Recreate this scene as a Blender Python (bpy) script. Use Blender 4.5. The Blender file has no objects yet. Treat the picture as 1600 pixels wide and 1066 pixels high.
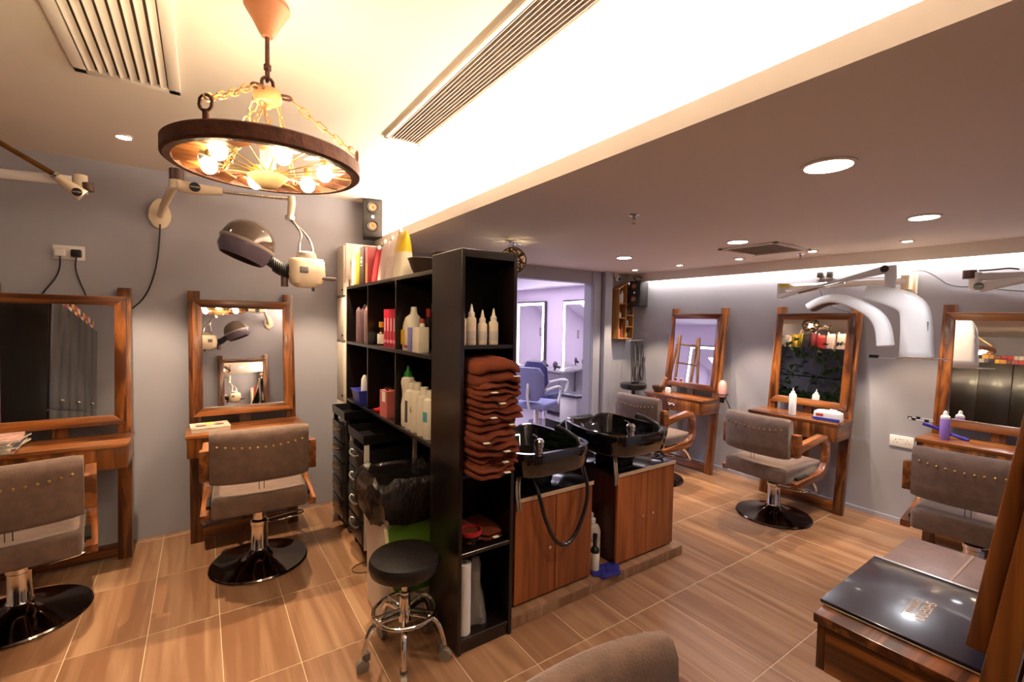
import bpy, bmesh, math, random
from mathutils import Vector, Matrix
random.seed(7)
scene = bpy.context.scene
COL = scene.collection
R = math.radians

# ------------------------------------------------------------------ camera
F_PX, YAW, PITCH, ROLL, EYE = 714.22, 0.59833, 0.043533, 0.016955, 1.5
fw = Vector((math.sin(YAW)*math.cos(PITCH), math.cos(YAW)*math.cos(PITCH), -math.sin(PITCH)))
r0 = Vector((math.cos(YAW), -math.sin(YAW), 0)); u0 = r0.cross(fw)
rt = math.cos(ROLL)*r0 + math.sin(ROLL)*u0; up = -math.sin(ROLL)*r0 + math.cos(ROLL)*u0
cd = bpy.data.cameras.new('camera'); cam = bpy.data.objects.new('camera', cd); COL.objects.link(cam)
m = Matrix.Identity(4)
for i, v in enumerate((rt, up, -fw)):
    for k in range(3): m[k][i] = v[k]
m.translation = (0, 0, EYE)
cam.matrix_world = m
cd.sensor_fit = 'HORIZONTAL'; cd.sensor_width = 36.0; cd.lens = F_PX/1600*36.0; cd.clip_start = 0.02
scene.camera = cam

# ------------------------------------------------------------------ world, exposure
vs = scene.view_settings
vs.view_transform = 'Standard'; vs.look = 'None'; vs.gamma = 1.0; vs.use_curve_mapping = False
vs.exposure = 1.22
w = bpy.data.worlds.new('world'); scene.world = w; w.use_nodes = True
w.node_tree.nodes['Background'].inputs[0].default_value = (0.05, 0.05, 0.06, 1)
w.node_tree.nodes['Background'].inputs[1].default_value = 0.3

def srgb(r, g, b):
    f = lambda c: (c/255/12.92) if c/255 <= 0.04045 else ((c/255+0.055)/1.055)**2.4
    return (f(r), f(g), f(b), 1.0)

WARM, AMBER, COOL, NEUT = (1, .80, .60), (1, .76, .50), (.94, .94, 1), (1, .90, .80)
def area(name, loc, sx, sy, power, col, rot=(0, 0, 0)):
    l = bpy.data.lights.new(name, 'AREA'); l.shape = 'RECTANGLE'; l.size = sx; l.size_y = sy
    l.energy = power; l.color = col
    o = bpy.data.objects.new(name, l); COL.objects.link(o); o.location = loc; o.rotation_euler = rot
    return o
# light strips lying inside the two ceiling coves, and the ceiling light of the room beyond
area('cove_strip_light', (1.42, 1.58, 2.135), 0.05, 4.5, 54, (1, .87, .70), (R(180), 0, 0))
area('wall_cove_strip_light', (4.395, 1.6, 2.07), 0.03, 4.4, 17, (1, .95, .88))
area('far_room_ceiling_light', (3.0, 5.6, 2.28), 2.6, 2.2, 38, (.93, .84, 1))

# ------------------------------------------------------------------ materials
MATS = {}
def base(name):
    mt = bpy.data.materials.new(name); mt.use_nodes = True
    return mt, mt.node_tree.nodes, mt.node_tree.links, mt.node_tree.nodes['Principled BSDF']
def mat(name, col, rough=.5, metal=0, bump=0, bscale=60, var=0, vscale=8, coat=0, emit=None, estr=0, trans=0, alpha=1, sheen=0, ior=None):
    if name in MATS: return MATS[name]
    mt, N, L, P = base(name)
    P.inputs['Base Color'].default_value = col; P.inputs['Roughness'].default_value = rough
    P.inputs['Metallic'].default_value = metal
    if coat: P.inputs['Coat Weight'].default_value = coat; P.inputs['Coat Roughness'].default_value = .08
    if trans: P.inputs['Transmission Weight'].default_value = trans
    if ior: P.inputs['IOR'].default_value = ior
    if sheen: P.inputs['Sheen Weight'].default_value = sheen
    if alpha < 1: P.inputs['Alpha'].default_value = alpha
    if emit: P.inputs['Emission Color'].default_value = emit; P.inputs['Emission Strength'].default_value = estr
    tc = N.new('ShaderNodeTexCoord')
    if var:
        n = N.new('ShaderNodeTexNoise'); n.inputs['Scale'].default_value = vscale; n.inputs['Detail'].default_value = 5
        L.new(tc.outputs['Object'], n.inputs['Vector'])
        mx = N.new('ShaderNodeMix'); mx.data_type = 'RGBA'
        mx.inputs['A'].default_value = tuple(c*(1-var) for c in col[:3])+(1,)
        mx.inputs['B'].default_value = tuple(min(1, c*(1+var)) for c in col[:3])+(1,)
        mr = N.new('ShaderNodeMapRange'); mr.inputs['From Min'].default_value = .3; mr.inputs['From Max'].default_value = .7
        L.new(n.outputs['Fac'], mr.inputs['Value']); L.new(mr.outputs['Result'], mx.inputs['Factor'])
        L.new(mx.outputs['Result'], P.inputs['Base Color'])
    if bump:
        n2 = N.new('ShaderNodeTexNoise'); n2.inputs['Scale'].default_value = bscale; n2.inputs['Detail'].default_value = 4
        L.new(tc.outputs['Object'], n2.inputs['Vector'])
        b = N.new('ShaderNodeBump'); b.inputs['Strength'].default_value = bump; b.inputs['Distance'].default_value = .01
        L.new(n2.outputs['Fac'], b.inputs['Height']); L.new(b.outputs['Normal'], P.inputs['Normal'])
    MATS[name] = mt
    return mt
def wood(name, dark, mid, light, axis='z', scale=1.0, rough=.4, coat=.2, rnd=True, ring=3.0, var=.13):
    """grain that runs along one object axis; every object gets its own offset"""
    if name in MATS: return MATS[name]
    mt, N, L, P = base(name)
    tc = N.new('ShaderNodeTexCoord'); oi = N.new('ShaderNodeObjectInfo')
    off = N.new('ShaderNodeVectorMath'); off.operation = 'SCALE'; off.inputs[0].default_value = (7.3, 5.1, 9.7)
    L.new(oi.outputs['Random'], off.inputs['Scale'])
    ad = N.new('ShaderNodeVectorMath'); ad.operation = 'ADD'
    L.new(tc.outputs['Object'], ad.inputs[0])
    if rnd: L.new(off.outputs['Vector'], ad.inputs[1])
    mp = N.new('ShaderNodeMapping')
    s = [22*scale]*3; s['xyz'.index(axis)] = 1.3*scale
    mp.inputs['Scale'].default_value = s
    L.new(ad.outputs['Vector'], mp.inputs['Vector'])
    n1 = N.new('ShaderNodeTexNoise'); n1.inputs['Scale'].default_value = 1.0; n1.inputs['Detail'].default_value = 6; n1.inputs['Distortion'].default_value = .8
    L.new(mp.outputs['Vector'], n1.inputs['Vector'])
    mp2 = N.new('ShaderNodeMapping'); s2 = [ring*scale]*3; s2['xyz'.index(axis)] = .35*scale
    mp2.inputs['Scale'].default_value = s2; L.new(ad.outputs['Vector'], mp2.inputs['Vector'])
    n2 = N.new('ShaderNodeTexNoise'); n2.inputs['Scale'].default_value = 1.0; n2.inputs['Detail'].default_value = 2
    L.new(mp2.outputs['Vector'], n2.inputs['Vector'])
    ml = N.new('ShaderNodeMath'); ml.operation = 'MULTIPLY'; ml.inputs[1].default_value = 9.0; L.new(n2.outputs['Fac'], ml.inputs[0])
    sn = N.new('ShaderNodeMath'); sn.operation = 'SINE'; L.new(ml.outputs[0], sn.inputs[0])
    m3 = N.new('ShaderNodeMath'); m3.operation = 'MULTIPLY_ADD'; m3.inputs[1].default_value = .14
    L.new(sn.outputs[0], m3.inputs[0]); L.new(n1.outputs['Fac'], m3.inputs[2])
    cr = N.new('ShaderNodeValToRGB'); e = cr.color_ramp.elements
    e[0].position = .3; e[0].color = dark; e[1].position = .72; e[1].color = light
    q = e.new(.5); q.color = mid
    L.new(m3.outputs[0], cr.inputs['Fac'])
    hv = N.new('ShaderNodeHueSaturation'); mr = N.new('ShaderNodeMapRange')
    mr.inputs['To Min'].default_value = 1-var; mr.inputs['To Max'].default_value = 1+var
    L.new(oi.outputs['Random'], mr.inputs['Value']); L.new(mr.outputs['Result'], hv.inputs['Value'])
    L.new(cr.outputs['Color'], hv.inputs['Color']); L.new(hv.outputs['Color'], P.inputs['Base Color'])
    P.inputs['Roughness'].default_value = rough; P.inputs['Coat Weight'].default_value = coat; P.inputs['Coat Roughness'].default_value = .15
    b = N.new('ShaderNodeBump'); b.inputs['Strength'].default_value = .12; b.inputs['Distance'].default_value = .004
    L.new(n1.outputs['Fac'], b.inputs['Height']); L.new(b.outputs['Normal'], P.inputs['Normal'])
    MATS[name] = mt
    return mt
wd, wm, wl = srgb(70, 33, 10), srgb(136, 77, 31), srgb(182, 118, 60)
WX, WY, WZ = (wood('burnt_pine_'+a, wd, wm, wl, a, rough=.32, coat=.35) for a in 'xyz')
AX, AY, AZ = (wood('arm_pine_'+a, srgb(92, 46, 18), srgb(150, 88, 40), srgb(190, 126, 68), a, rough=.35, coat=.3) for a in 'xyz')
TILE = wood('wood_look_tile', srgb(136, 96, 68), srgb(157, 118, 88), srgb(174, 138, 106), 'y', .8, rough=.3, coat=.15, ring=4, var=.04)
TILEX = wood('wood_look_step', srgb(130, 92, 66), srgb(156, 118, 88), srgb(174, 138, 106), 'z', .9, rough=.3, coat=.15)
DOORW = wood('cherry_veneer', srgb(124, 62, 24), srgb(156, 84, 36), srgb(172, 100, 48), 'z', 1.2, rough=.35, coat=.25)
BLK = wood('espresso_board', srgb(17, 9, 8), srgb(27, 15, 13), srgb(38, 22, 19), 'z', 1.2, rough=.3, coat=.2)
GROUT = mat('grout', srgb(206, 184, 156), .8)
PAINT = mat('grey_blue_paint', srgb(160, 158, 168), .75, var=.03, vscale=3, bump=.04, bscale=120)
TRIMP = mat('grey_trim_paint', srgb(168, 168, 182), .5)
WHITEC = mat('ceiling_white', srgb(230, 219, 208), .85, bump=.03, bscale=90)
OFFW = mat('off_white_panel', srgb(226, 214, 200), .45)
SUEDE = mat('brown_suede', srgb(102, 76, 63), .8, bump=.25, bscale=180, var=.22, vscale=22, sheen=.4)
CHROME = mat('chrome', (.78, .76, .74, 1), .1, 1)
DCHROME = mat('dark_chrome', (.16, .13, .12, 1), .1, 1)
STEEL = mat('brushed_steel', (.6, .58, .56, 1), .35, 1)
BRASS = mat('aged_brass', srgb(196, 160, 96), .35, 1)
MIRROR = mat('mirror_silver', (.9, .9, .9, 1), .01, 1)
RUBBER = mat('black_rubber', srgb(24, 22, 22), .55)
BPLAST = mat('black_plastic', srgb(20, 18, 20), .3, coat=.3)
CREAM = mat('cream_enamel', srgb(226, 208, 180), .3, coat=.4)
WPLAST = mat('white_plastic', srgb(232, 228, 226), .35)
GWHITE = mat('grey_white_plastic', srgb(214, 206, 202), .4)
BRONZE = mat('bronze_tube', srgb(150, 108, 60), .3, 1)
SMOKE = mat('smoked_hood', srgb(92, 76, 66), .12, coat=.6)
SMOKE2 = mat('smoked_visor', srgb(104, 92, 108), .15, coat=.5)
CERAM = mat('black_ceramic', srgb(14, 11, 12), .06, coat=1)
LEATHER = mat('black_leather', srgb(22, 18, 17), .35, bump=.25, bscale=70)
TOWEL = mat('rust_towel', srgb(116, 47, 17), .95, bump=.9, bscale=320, var=.22, vscale=14)
RUST = mat('rusty_iron', srgb(92, 54, 40), .6, metal=.4, bump=.3, bscale=80, var=.3, vscale=30)
COPPER = mat('dull_copper', srgb(176, 118, 84), .5, metal=.3)
CHAINM = mat('brass_chain', srgb(206, 166, 104), .35, .9)
SLATW = wood('lamp_wood', srgb(120, 66, 30), srgb(166, 100, 52), srgb(200, 140, 84), 'x', 2, rough=.5)
BAG = mat('black_bin_bag', srgb(30, 25, 24), .2, bump=1, bscale=26, coat=.4)
CLEARB = mat('clear_plastic_bag', srgb(190, 184, 176), .12, trans=.6, bump=.8, bscale=26)
BLUEF = mat('lavender_leather', srgb(132, 134, 178), .5)
NAVY = mat('navy_leather', srgb(56, 58, 104), .45)
PINKW = mat('far_room_paint', srgb(228, 214, 232), .8)
def bulb(name, col, s): return mat(name, (1, 1, 1, 1), .4, emit=col+(1,), estr=s)

# ------------------------------------------------------------------ mesh builder
class MB:
    def __init__(s): s.bm = bmesh.new(); s.M = Matrix.Identity(4)
    def _v(s, p): return s.bm.verts.new(s.M @ Vector(p))
    def faces(s, pts, fs):
        vs_ = [s._v(p) for p in pts]
        for f in fs:
            try: s.bm.faces.new([vs_[i] for i in f])
            except ValueError: pass
        return vs_
    def hexa(s, p, bev=0, seg=2):
        v = s.faces(p, [(3, 2, 1, 0), (4, 5, 6, 7), (0, 1, 5, 4), (1, 2, 6, 5), (2, 3, 7, 6), (3, 0, 4, 7)])
        if bev:
            ed = {e for x in v for e in x.link_edges}
            bmesh.ops.bevel(s.bm, geom=list(ed), offset=bev, segments=seg, affect='EDGES', profile=.5)
        return s
    def box(s, x0, x1, y0, y1, z0, z1, bev=0, seg=2):
        return s.hexa([(x0, y0, z0), (x1, y0, z0), (x1, y1, z0), (x0, y1, z0), (x0, y0, z1), (x1, y0, z1), (x1, y1, z1), (x0, y1, z1)], bev, seg)
    def loft(s, rings, cap=True, closed=True, loop=False):
        rv = [[s._v(p) for p in r] for r in rings]
        n = len(rv[0]); K = len(rv)
        for a in range(K if loop else K-1):
            A, B = rv[a], rv[(a+1) % K]
            for i in range(n if closed else n-1):
                j = (i+1) % n
                try: s.bm.faces.new((A[i], A[j], B[j], B[i]))
                except ValueError: pass
        if cap and not loop:
            for r, rev in ((rv[0], True), (rv[-1], False)):
                try: s.bm.faces.new(list(reversed(r)) if rev else r)
                except ValueError: pass
        return s
    def cyl(s, p0, p1, ra, rb=None, n=16):
        rb = ra if rb is None else rb
        a, b = Vector(p0), Vector(p1); d = (b-a).normalized()
        t = Vector((0, 0, 1)) if abs(d.z) < .9 else Vector((1, 0, 0))
        x = d.cross(t).normalized(); y = d.cross(x)
        an = [2*math.pi*i/n for i in range(n)]
        return s.loft([[a+(x*math.cos(q)+y*math.sin(q))*ra for q in an], [b+(x*math.cos(q)+y*math.sin(q))*rb for q in an]])
    def tube(s, pts, r, n=8, closed=False, smooth=0):
        P = [Vector(p) for p in pts]
        for _ in range(smooth):
            Q = []
            K = len(P)
            for i in range(K if closed else K-1):
                a, b = P[i], P[(i+1) % K]; Q += [a*.75+b*.25, a*.25+b*.75]
            if not closed: Q = [P[0]]+Q+[P[-1]]
            P = Q
        K = len(P); rings = []; x = None
        for i in range(K):
            d = (P[(i+1) % K]-P[i-1]) if closed else (P[min(i+1, K-1)]-P[max(i-1, 0)])
            d.normalize()
            if x is None:
                t = Vector((0, 0, 1)) if abs(d.z) < .9 else Vector((1, 0, 0)); x = d.cross(t).normalized()
            x = (x-d*x.dot(d)).normalized(); y = d.cross(x)
            rr = r[i] if isinstance(r, (list, tuple)) else r
            rings.append([P[i]+(x*math.cos(2*math.pi*k/n)+y*math.sin(2*math.pi*k/n))*rr for k in range(n)])
        return s.loft(rings, loop=closed)
    def lathe(s, prof, c=(0, 0, 0), n=32, M=None):
        M = M or Matrix.Identity(4); c = Vector(c)
        return s.loft([[c+M @ Vector((r*math.cos(2*math.pi*k/n), r*math.sin(2*math.pi*k/n), z)) for k in range(n)] for r, z in prof])
    def ball(s, c, r, sc=(1, 1, 1), n=16, rings=10):
        c = Vector(c)
        return s.loft([[c+Vector((r*sc[0]*math.sin(t)*math.cos(2*math.pi*k/n), r*sc[1]*math.sin(t)*math.sin(2*math.pi*k/n), -r*sc[2]*math.cos(t))) for k in range(n)]
                       for t in [math.pi*(.02+.96*j/rings) for j in range(rings+1)]])
    def prism(s, poly, a, b, plane='yz', bev=0):
        f = {'yz': lambda u, v, h: (h, u, v), 'xz': lambda u, v, h: (u, h, v), 'xy': lambda u, v, h: (u, v, h)}[plane]
        n = len(poly)
        vv = s.faces([f(u, v, a) for u, v in poly]+[f(u, v, b) for u, v in poly],
                     [tuple(range(n))[::-1], tuple(range(n, 2*n))]+[(i, (i+1) % n, n+(i+1) % n, n+i) for i in range(n)])
        if bev:
            ed = {e for x in vv for e in x.link_edges}
            bmesh.ops.bevel(s.bm, geom=list(ed), offset=bev, segments=2, affect='EDGES', profile=.5)
        return s
    def build(s, name, material, parent=None, ang=35):
        bmesh.ops.recalc_face_normals(s.bm, faces=s.bm.faces)
        me = bpy.data.meshes.new(name); s.bm.to_mesh(me); s.bm.free()
        me.polygons.foreach_set('use_smooth', [True]*len(me.polygons)); me.set_sharp_from_angle(angle=R(ang))
        me.materials.append(material)
        o = bpy.data.objects.new(name, me); COL.objects.link(o)
        if parent: o.parent = parent
        return o
def tag(o, label=None, cat=None, group=None, kind=None):
    for k, v in (('label', label), ('category', cat), ('group', group), ('kind', kind)):
        if v: o[k] = v
    return o
def thing(name, loc, rz=0, label=None, cat=None, group=None):
    o = bpy.data.objects.new(name, None); COL.objects.link(o); o.location = loc; o.rotation_euler = (0, 0, rz)
    o.empty_display_size = .05
    return tag(o, label, cat, group)
def copy_tree(o, parent=None):
    c = o.copy(); COL.objects.link(c); c.parent = parent
    for ch in o.children: copy_tree(ch, c)
    return c
def dup(o, loc, rz, label, group=None):
    c = copy_tree(o); c.location = loc; c.rotation_euler = (0, 0, rz); c['label'] = label
    if group: c['group'] = group
    return c
def text(body, size, material, name, parent, M):
    cu = bpy.data.curves.new(name, 'FONT'); cu.body = body; cu.size = size; cu.extrude = .0003; cu.align_x = 'CENTER'; cu.align_y = 'CENTER'
    t = bpy.data.objects.new(name, cu); COL.objects.link(t)
    bpy.context.view_layer.update()
    me = bpy.data.meshes.new_from_object(t.evaluated_get(bpy.context.evaluated_depsgraph_get()))
    bpy.data.objects.remove(t)
    me.materials.clear(); me.materials.append(material)
    o = bpy.data.objects.new(name, me); COL.objects.link(o); o.parent = parent; o.matrix_local = M
    return o
def spot(name, loc, power, col, size=R(80), blend=.5, rad=.03, parent=None):
    l = bpy.data.lights.new(name, 'SPOT'); l.energy = power; l.color = col; l.spot_size = size; l.spot_blend = blend; l.shadow_soft_size = rad
    o = bpy.data.objects.new(name, l); COL.objects.link(o); o.location = loc
    if parent: o.parent = parent
    return o
def point(name, loc, power, col, rad=.03, parent=None):
    l = bpy.data.lights.new(name, 'POINT'); l.energy = power; l.color = col; l.shadow_soft_size = rad
    o = bpy.data.objects.new(name, l); COL.objects.link(o); o.location = loc
    if parent: o.parent = parent
    return o
def struct(name, mb, material, ang=35): return tag(mb.build(name, material, ang=ang), kind='structure')

# ================================================================== THE ROOM
XL, XR, YF, YB, ZC, ZS = -1.65, 4.43, -.45, 3.86, 2.455, 2.09
fl = struct('floor', MB().box(XL, XR, YF, YB, -.06, -.0012), GROUT)
TW, TL, G = .285, .57, .003
full = None
ix = math.floor((XL-.064)/TW)
while .064+ix*TW < XR:
    iy = math.floor((YF-.955)/TL)
    while .955+iy*TL < YB:
        x0, x1 = max(XL, .064+ix*TW)+G/2, min(XR, .064+(ix+1)*TW)-G/2
        y0, y1 = max(YF, .955+iy*TL)+G/2, min(YB, .955+(iy+1)*TL)-G/2
        iy += 1
        if x1-x0 < .02 or y1-y0 < .02: continue
        is_full = abs(x1-x0-(TW-G)) < 1e-4 and abs(y1-y0-(TL-G)) < 1e-4
        if is_full and full: t = bpy.data.objects.new('tile', full.data); COL.objects.link(t)
        else:
            sx, sy = (x1-x0)/2, (y1-y0)/2
            t = MB().box(-sx, sx, -sy, sy, -.012, 0, bev=.0012, seg=1).build('tile', TILE)
            if is_full: full = t
        t.location = ((x0+x1)/2, (y0+y1)/2, 0); t.parent = fl
    ix += 1
# back wall with the opening to the far room
wb = MB().box(XL, 2.2, YB, YB+.12, 0, 2.6).box(2.2, 3.73, YB, YB+.12, 1.95, 2.6).box(3.73, XR+.12, YB, YB+.12, 0, 2.6)
struct('wall_back', wb, PAINT)
struct('wall_right', MB().box(XR, XR+.12, YF, YB, 0, 2.6), PAINT)
struct('wall_left', MB().box(XL-.12, XL, YF, YB, 0, 2.6), PAINT)
struct('wall_front', MB().box(XL-.12, XR+.12, YF-.12, YF, 0, 2.6), PAINT)
struct('wall_pier', MB().box(1.27, XR, YF, .04, 0, 2.1), PAINT)
struct('ceiling', MB().box(XL, 1.62, YF, YB, ZC, ZC+.06), WHITEC)
so = MB().box(1.21, XR, YF, YB, ZS, ZS+.03)
so.box(1.60, 1.66, YF, YB, ZS+.03, ZC).box(1.21, 1.235, YF, YB, ZS+.03, 2.16)
struct('ceiling_soffit', so, WHITEC)
struct('trim_1', MB().box(4.35, 4.364, YF, YB, 1.995, ZS), WHITEC)                    # valance hiding the wall strip
struct('trim_2', MB().box(3.735, 3.868, YB-.018, YB+.12, 0, ZS, bev=.003).box(3.745, 3.758, YB-.03, YB+.1, 0, 1.95), TRIMP)
struct('trim_3', MB().box(3.884, 4.0, YB-.07, YB, 0, ZS, bev=.003), TRIMP)
struct('baseboard_right', MB().box(XR-.012, XR, YF, YB, 0, .035), TRIMP)
# tiled step below the wash basins
st = struct('trim_4', MB().box(1.222, 2.572, 1.785, 2.75, 0, .05), GROUT)
for a, b in ((1.224, 1.62), (1.623, 2.02), (2.023, 2.27), (2.273, 2.574)):
    MB().box(a, b, 1.775, 1.785, .002, .052, bev=.001, seg=1).build('tile', TILEX, st)
    MB().box(a, b, 1.776, 2.75, .052, .06, bev=.001, seg=1).build('tile', TILE, st)
MB().box(2.572, 2.582, 1.776, 2.75, .002, .06, bev=.001, seg=1).build('tile', TILEX, st)
# far room beyond the opening
struct('floor_far_room', MB().box(-.2, 5.1, YB+.12, 8.2, -.06, -.002), mat('far_floor', srgb(176, 166, 182), .25))
struct('wall_far_right', MB().box(5.0, 5.12, YB+.12, 8.2, 0, 2.4), PINKW)
struct('wall_far_back', MB().box(-.2, 5.1, 8.1, 8.22, 0, 2.4), PINKW)
struct('wall_far_left', MB().box(-.3, -.2, YB+.12, 8.2, 0, 2.4), PINKW)
struct('ceiling_far_room', MB().box(-.2, 5.1, YB+.12, 8.2, 2.3, 2.4), mat('far_ceiling', srgb(240, 234, 244), .8))
struct('trim_5', MB().box(4.72, 4.735, YB+.12, 8.1, 2.08, 2.3).box(4.735, 5.0, YB+.12, 8.1, 2.08, 2.095), mat('far_ceiling', None))
area('far_cove_light', (4.86, 6.0, 2.11), .06, 3.8, 10, (.95, .88, 1), (R(180), 0, 0))

# ------------------------------------------------------------------ ceiling fittings
def downlight(loc, r, em, label, power, col, group, size=R(95), square=False, rim=WHITEC):
    t = thing('ceiling_downlight', loc, 0, label, 'ceiling light', group)
    if square:
        f = MB().box(-r*1.35, r*1.35, -r*1.35, r*1.35, -.006, 0, bev=.002)
    else: f = MB().lathe([(r*1.0, 0), (r*1.18, 0), (r*1.2, -.006), (r*1.02, -.008)], n=28)
    f.build('trim_ring', rim, t)
    MB().lathe([(.001, -.0085), (r, -.0085), (r, -.005), (.001, -.005)], n=24).build('lens', em, t)
    spot('downlight_beam', (0, 0, -.02), power, col, size, .35, r*.7, t)
    return t
EW, EC, ES = bulb('warm_lens', (1, .86, .58), 14), bulb('cool_lens', (.88, .93, 1), 14), bulb('spot_lens', (1, .86, .66), 12)
gl = 'round downlights in the low ceiling'
downlight((1.9, .757, ZS), .075, EW, 'large warm yellow round downlight, nearest one in the low ceiling', 22, WARM, gl, R(130))
downlight((3.17, .80, ZS), .062, EC, 'cool white round downlight towards the right edge, largest of the cool ones', 16, COOL, gl, R(130))
downlight((3.14, 1.80, ZS), .062, EC, 'cool white round downlight just left of the square ceiling grille', 16, COOL, gl, R(130))
downlight((3.15, 2.855, ZS), .062, EC, 'cool white round downlight farthest back, near the doorway', 16, COOL, gl, R(130))
gs = 'small warm spots along the right wall'
for y, lab in ((1.08, 'small warm spot light in front of the white hair processor'), (1.66, 'small warm spot light at the corner of the square ceiling grille'),
               (2.25, 'small warm spot light between ceiling grille and wooden wall shelf, nearer one'), (2.86, 'small warm spot light between ceiling grille and wooden wall shelf, farther one'),
               (3.43, 'small round spot light above the wooden wall shelf')):
    downlight((3.96, y, ZS), .026, ES, lab, 42, AMBER, gs, R(64), square=(y < 3.3))
gb = 'small spots in the high ceiling'
downlight((-.33, 3.245, ZC), .032, ES, 'small bright spot light in the high ceiling left of the wheel chandelier', 80, AMBER, gb, R(70))
downlight((.72, 3.245, ZC), .032, ES, 'small spot light in the high ceiling behind the wheel chandelier', 80, AMBER, gb, R(70))
downlight((-.33, .35, ZC), .032, ES, 'small spot light in the high ceiling seen in the mirror', 20, AMBER, gb, R(90))

def grille(name, label, x0, x1, y0, y1, z, nsl, along, fr, material, back):
    t = thing(name, ((x0+x1)/2, (y0+y1)/2, z), 0, label, 'air vent', 'ceiling air vents')
    hx, hy = (x1-x0)/2, (y1-y0)/2
    f = MB()
    f.box(-hx, hx, -hy, -hy+fr, -.012, 0, bev=.002).box(-hx, hx, hy-fr, hy, -.012, 0, bev=.002)
    f.box(-hx, -hx+fr, -hy, hy, -.012, 0, bev=.002).box(hx-fr, hx, -hy, hy, -.012, 0, bev=.002)
    f.build('frame', material, t)
    MB().box(-hx+fr*.5, hx-fr*.5, -hy+fr*.5, hy-fr*.5, -.001, 0).build('backing', back, t)
    W = 2*((hx if along == 'y' else hy)-fr); p = W/nsl
    for i in range(nsl):
        c = -W/2+p*(i+.5)
        s = MB()
        if along == 'y': s.hexa([(c-p*.36, -hy+fr, -.012), (c-p*.30, -hy+fr, -.013), (c-p*.30, hy-fr, -.013), (c-p*.36, hy-fr, -.012),
                                 (c+p*.30, -hy+fr, -.003), (c+p*.36, -hy+fr, -.004), (c+p*.36, hy-fr, -.004), (c+p*.30, hy-fr, -.003)])
        else: s.hexa([(-hx+fr, c-p*.36, -.012), (hx-fr, c-p*.36, -.012), (hx-fr, c-p*.30, -.013), (-hx+fr, c-p*.30, -.013),
                      (-hx+fr, c+p*.30, -.003), (hx-fr, c+p*.30, -.003), (hx-fr, c+p*.36, -.004), (-hx+fr, c+p*.36, -.004)])
        s.build('slat', material, t)
    return t
DBACK = mat('vent_dark', srgb(96, 78, 66), .9)
grille('ceiling_vent', 'wide louvred white air vent in the high ceiling, top left', -.395, -.06, 1.3, 2.475, ZC, 8, 'y', .04, WHITEC, DBACK)
grille('ceiling_vent', 'long narrow slotted air vent between chandelier and lit cove', .80, 1.0, .1, 2.39, ZC, 10, 'y', .02, WHITEC, mat('vent_mid', srgb(170, 148, 130), .9))
grille('ceiling_vent', 'square white air grille in the low ceiling', 3.34, 3.86, 1.63, 2.07, ZS, 9, 'x', .03, WHITEC, mat('vent_mid', None))
def sprinkler(loc, label):
    t = thing('fire_sprinkler', loc, 0, label, 'sprinkler', 'ceiling sprinklers')
    MB().lathe([(.001, 0), (.03, 0), (.028, -.006), (.01, -.009), (.008, -.025), (.001, -.025)], n=18).build('escutcheon', CHROME, t)
    MB().tube([(-.009, 0, -.02), (-.012, 0, -.035), (0, 0, -.045), (.012, 0, -.035), (.009, 0, -.02)], .002, 6).build('yoke', CHROME, t)
    MB().lathe([(.001, -.045), (.013, -.046), (.013, -.048), (.001, -.048)], n=14).build('deflector', CHROME, t)
sprinkler((1.962, 1.715, ZS), 'small brass-coloured sprinkler head in the middle of the low ceiling')
sprinkler((4.06, 1.79, ZS), 'small sprinkler head beside the square ceiling grille, by the right wall')

# ------------------------------------------------------------------ wheel chandelier
CX, CY = .178, 1.62
t = thing('wheel_chandelier', (CX, CY, 0), R(12), 'rusty wagon-wheel chandelier with glowing bulbs hanging on chains', 'chandelier')
MB().lathe([(.001, 2.455), (.062, 2.452), (.064, 2.44), (.055, 2.425), (.040, 2.40), (.026, 2.372), (.016, 2.356), (.001, 2.354)], n=28).build('canopy', COPPER, t)
MB().cyl((0, 0, 2.36), (0, 0, 2.265), .0065, n=10).lathe([(.001, 2.275), (.011, 2.272), (.011, 2.258), (.001, 2.255)], n=12).build('rod', RUST, t)
def link(mb, c, d, L, wdt, r, roll=0):
    d = Vector(d).normalized(); tt = Vector((0, 0, 1)) if abs(d.z) < .9 else Vector((1, 0, 0))
    x = d.cross(tt).normalized(); x = Matrix.Rotation(roll, 3, d) @ x
    pts = []
    for k in range(12):
        a = 2*math.pi*k/12; ca, sa = math.cos(a), math.sin(a)
        e = (L/2-wdt/2)*(1 if ca > 0 else -1)
        pts.append(Vector(c)+d*(ca*wdt/2+e)+x*(sa*wdt/2))
    mb.tube(pts, r, 6, closed=True)
def chain(p0, p1, name, L=.036, wdt=.017, r=.0026, sag=0):
    p0, p1 = Vector(p0), Vector(p1); n = max(2, int((p1-p0).length/(L*.78))); mb = MB()
    pts = [p0.lerp(p1, (i)/n)+Vector((0, 0, -sag*4*(i/n)*(1-i/n))) for i in range(n+1)]
    for i in range(n): link(mb, (pts[i]+pts[i+1])/2, pts[i+1]-pts[i], L, wdt, r, R(90)*(i % 2)+R(20))
    return mb.build(name, CHAINM, t)
mb = MB(); link(mb, (0, 0, 2.245), (0, 0, 1), .045, .022, .0035); link(mb, (0, 0, 2.215), (0, 0, 1), .04, .034, .005, R(90)); mb.build('hook', RUST, t)
MB().lathe([(.001, 2.198), (.036, 2.196), (.040, 2.185), (.040, 2.168), (.034, 2.158), (.012, 2.154), (.010, 2.142), (.001, 2.14)], n=24).build('hub', mat('hub_brass', srgb(206, 164, 110), .5, .3), t)
RR, ZR = .262, 1.975
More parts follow.
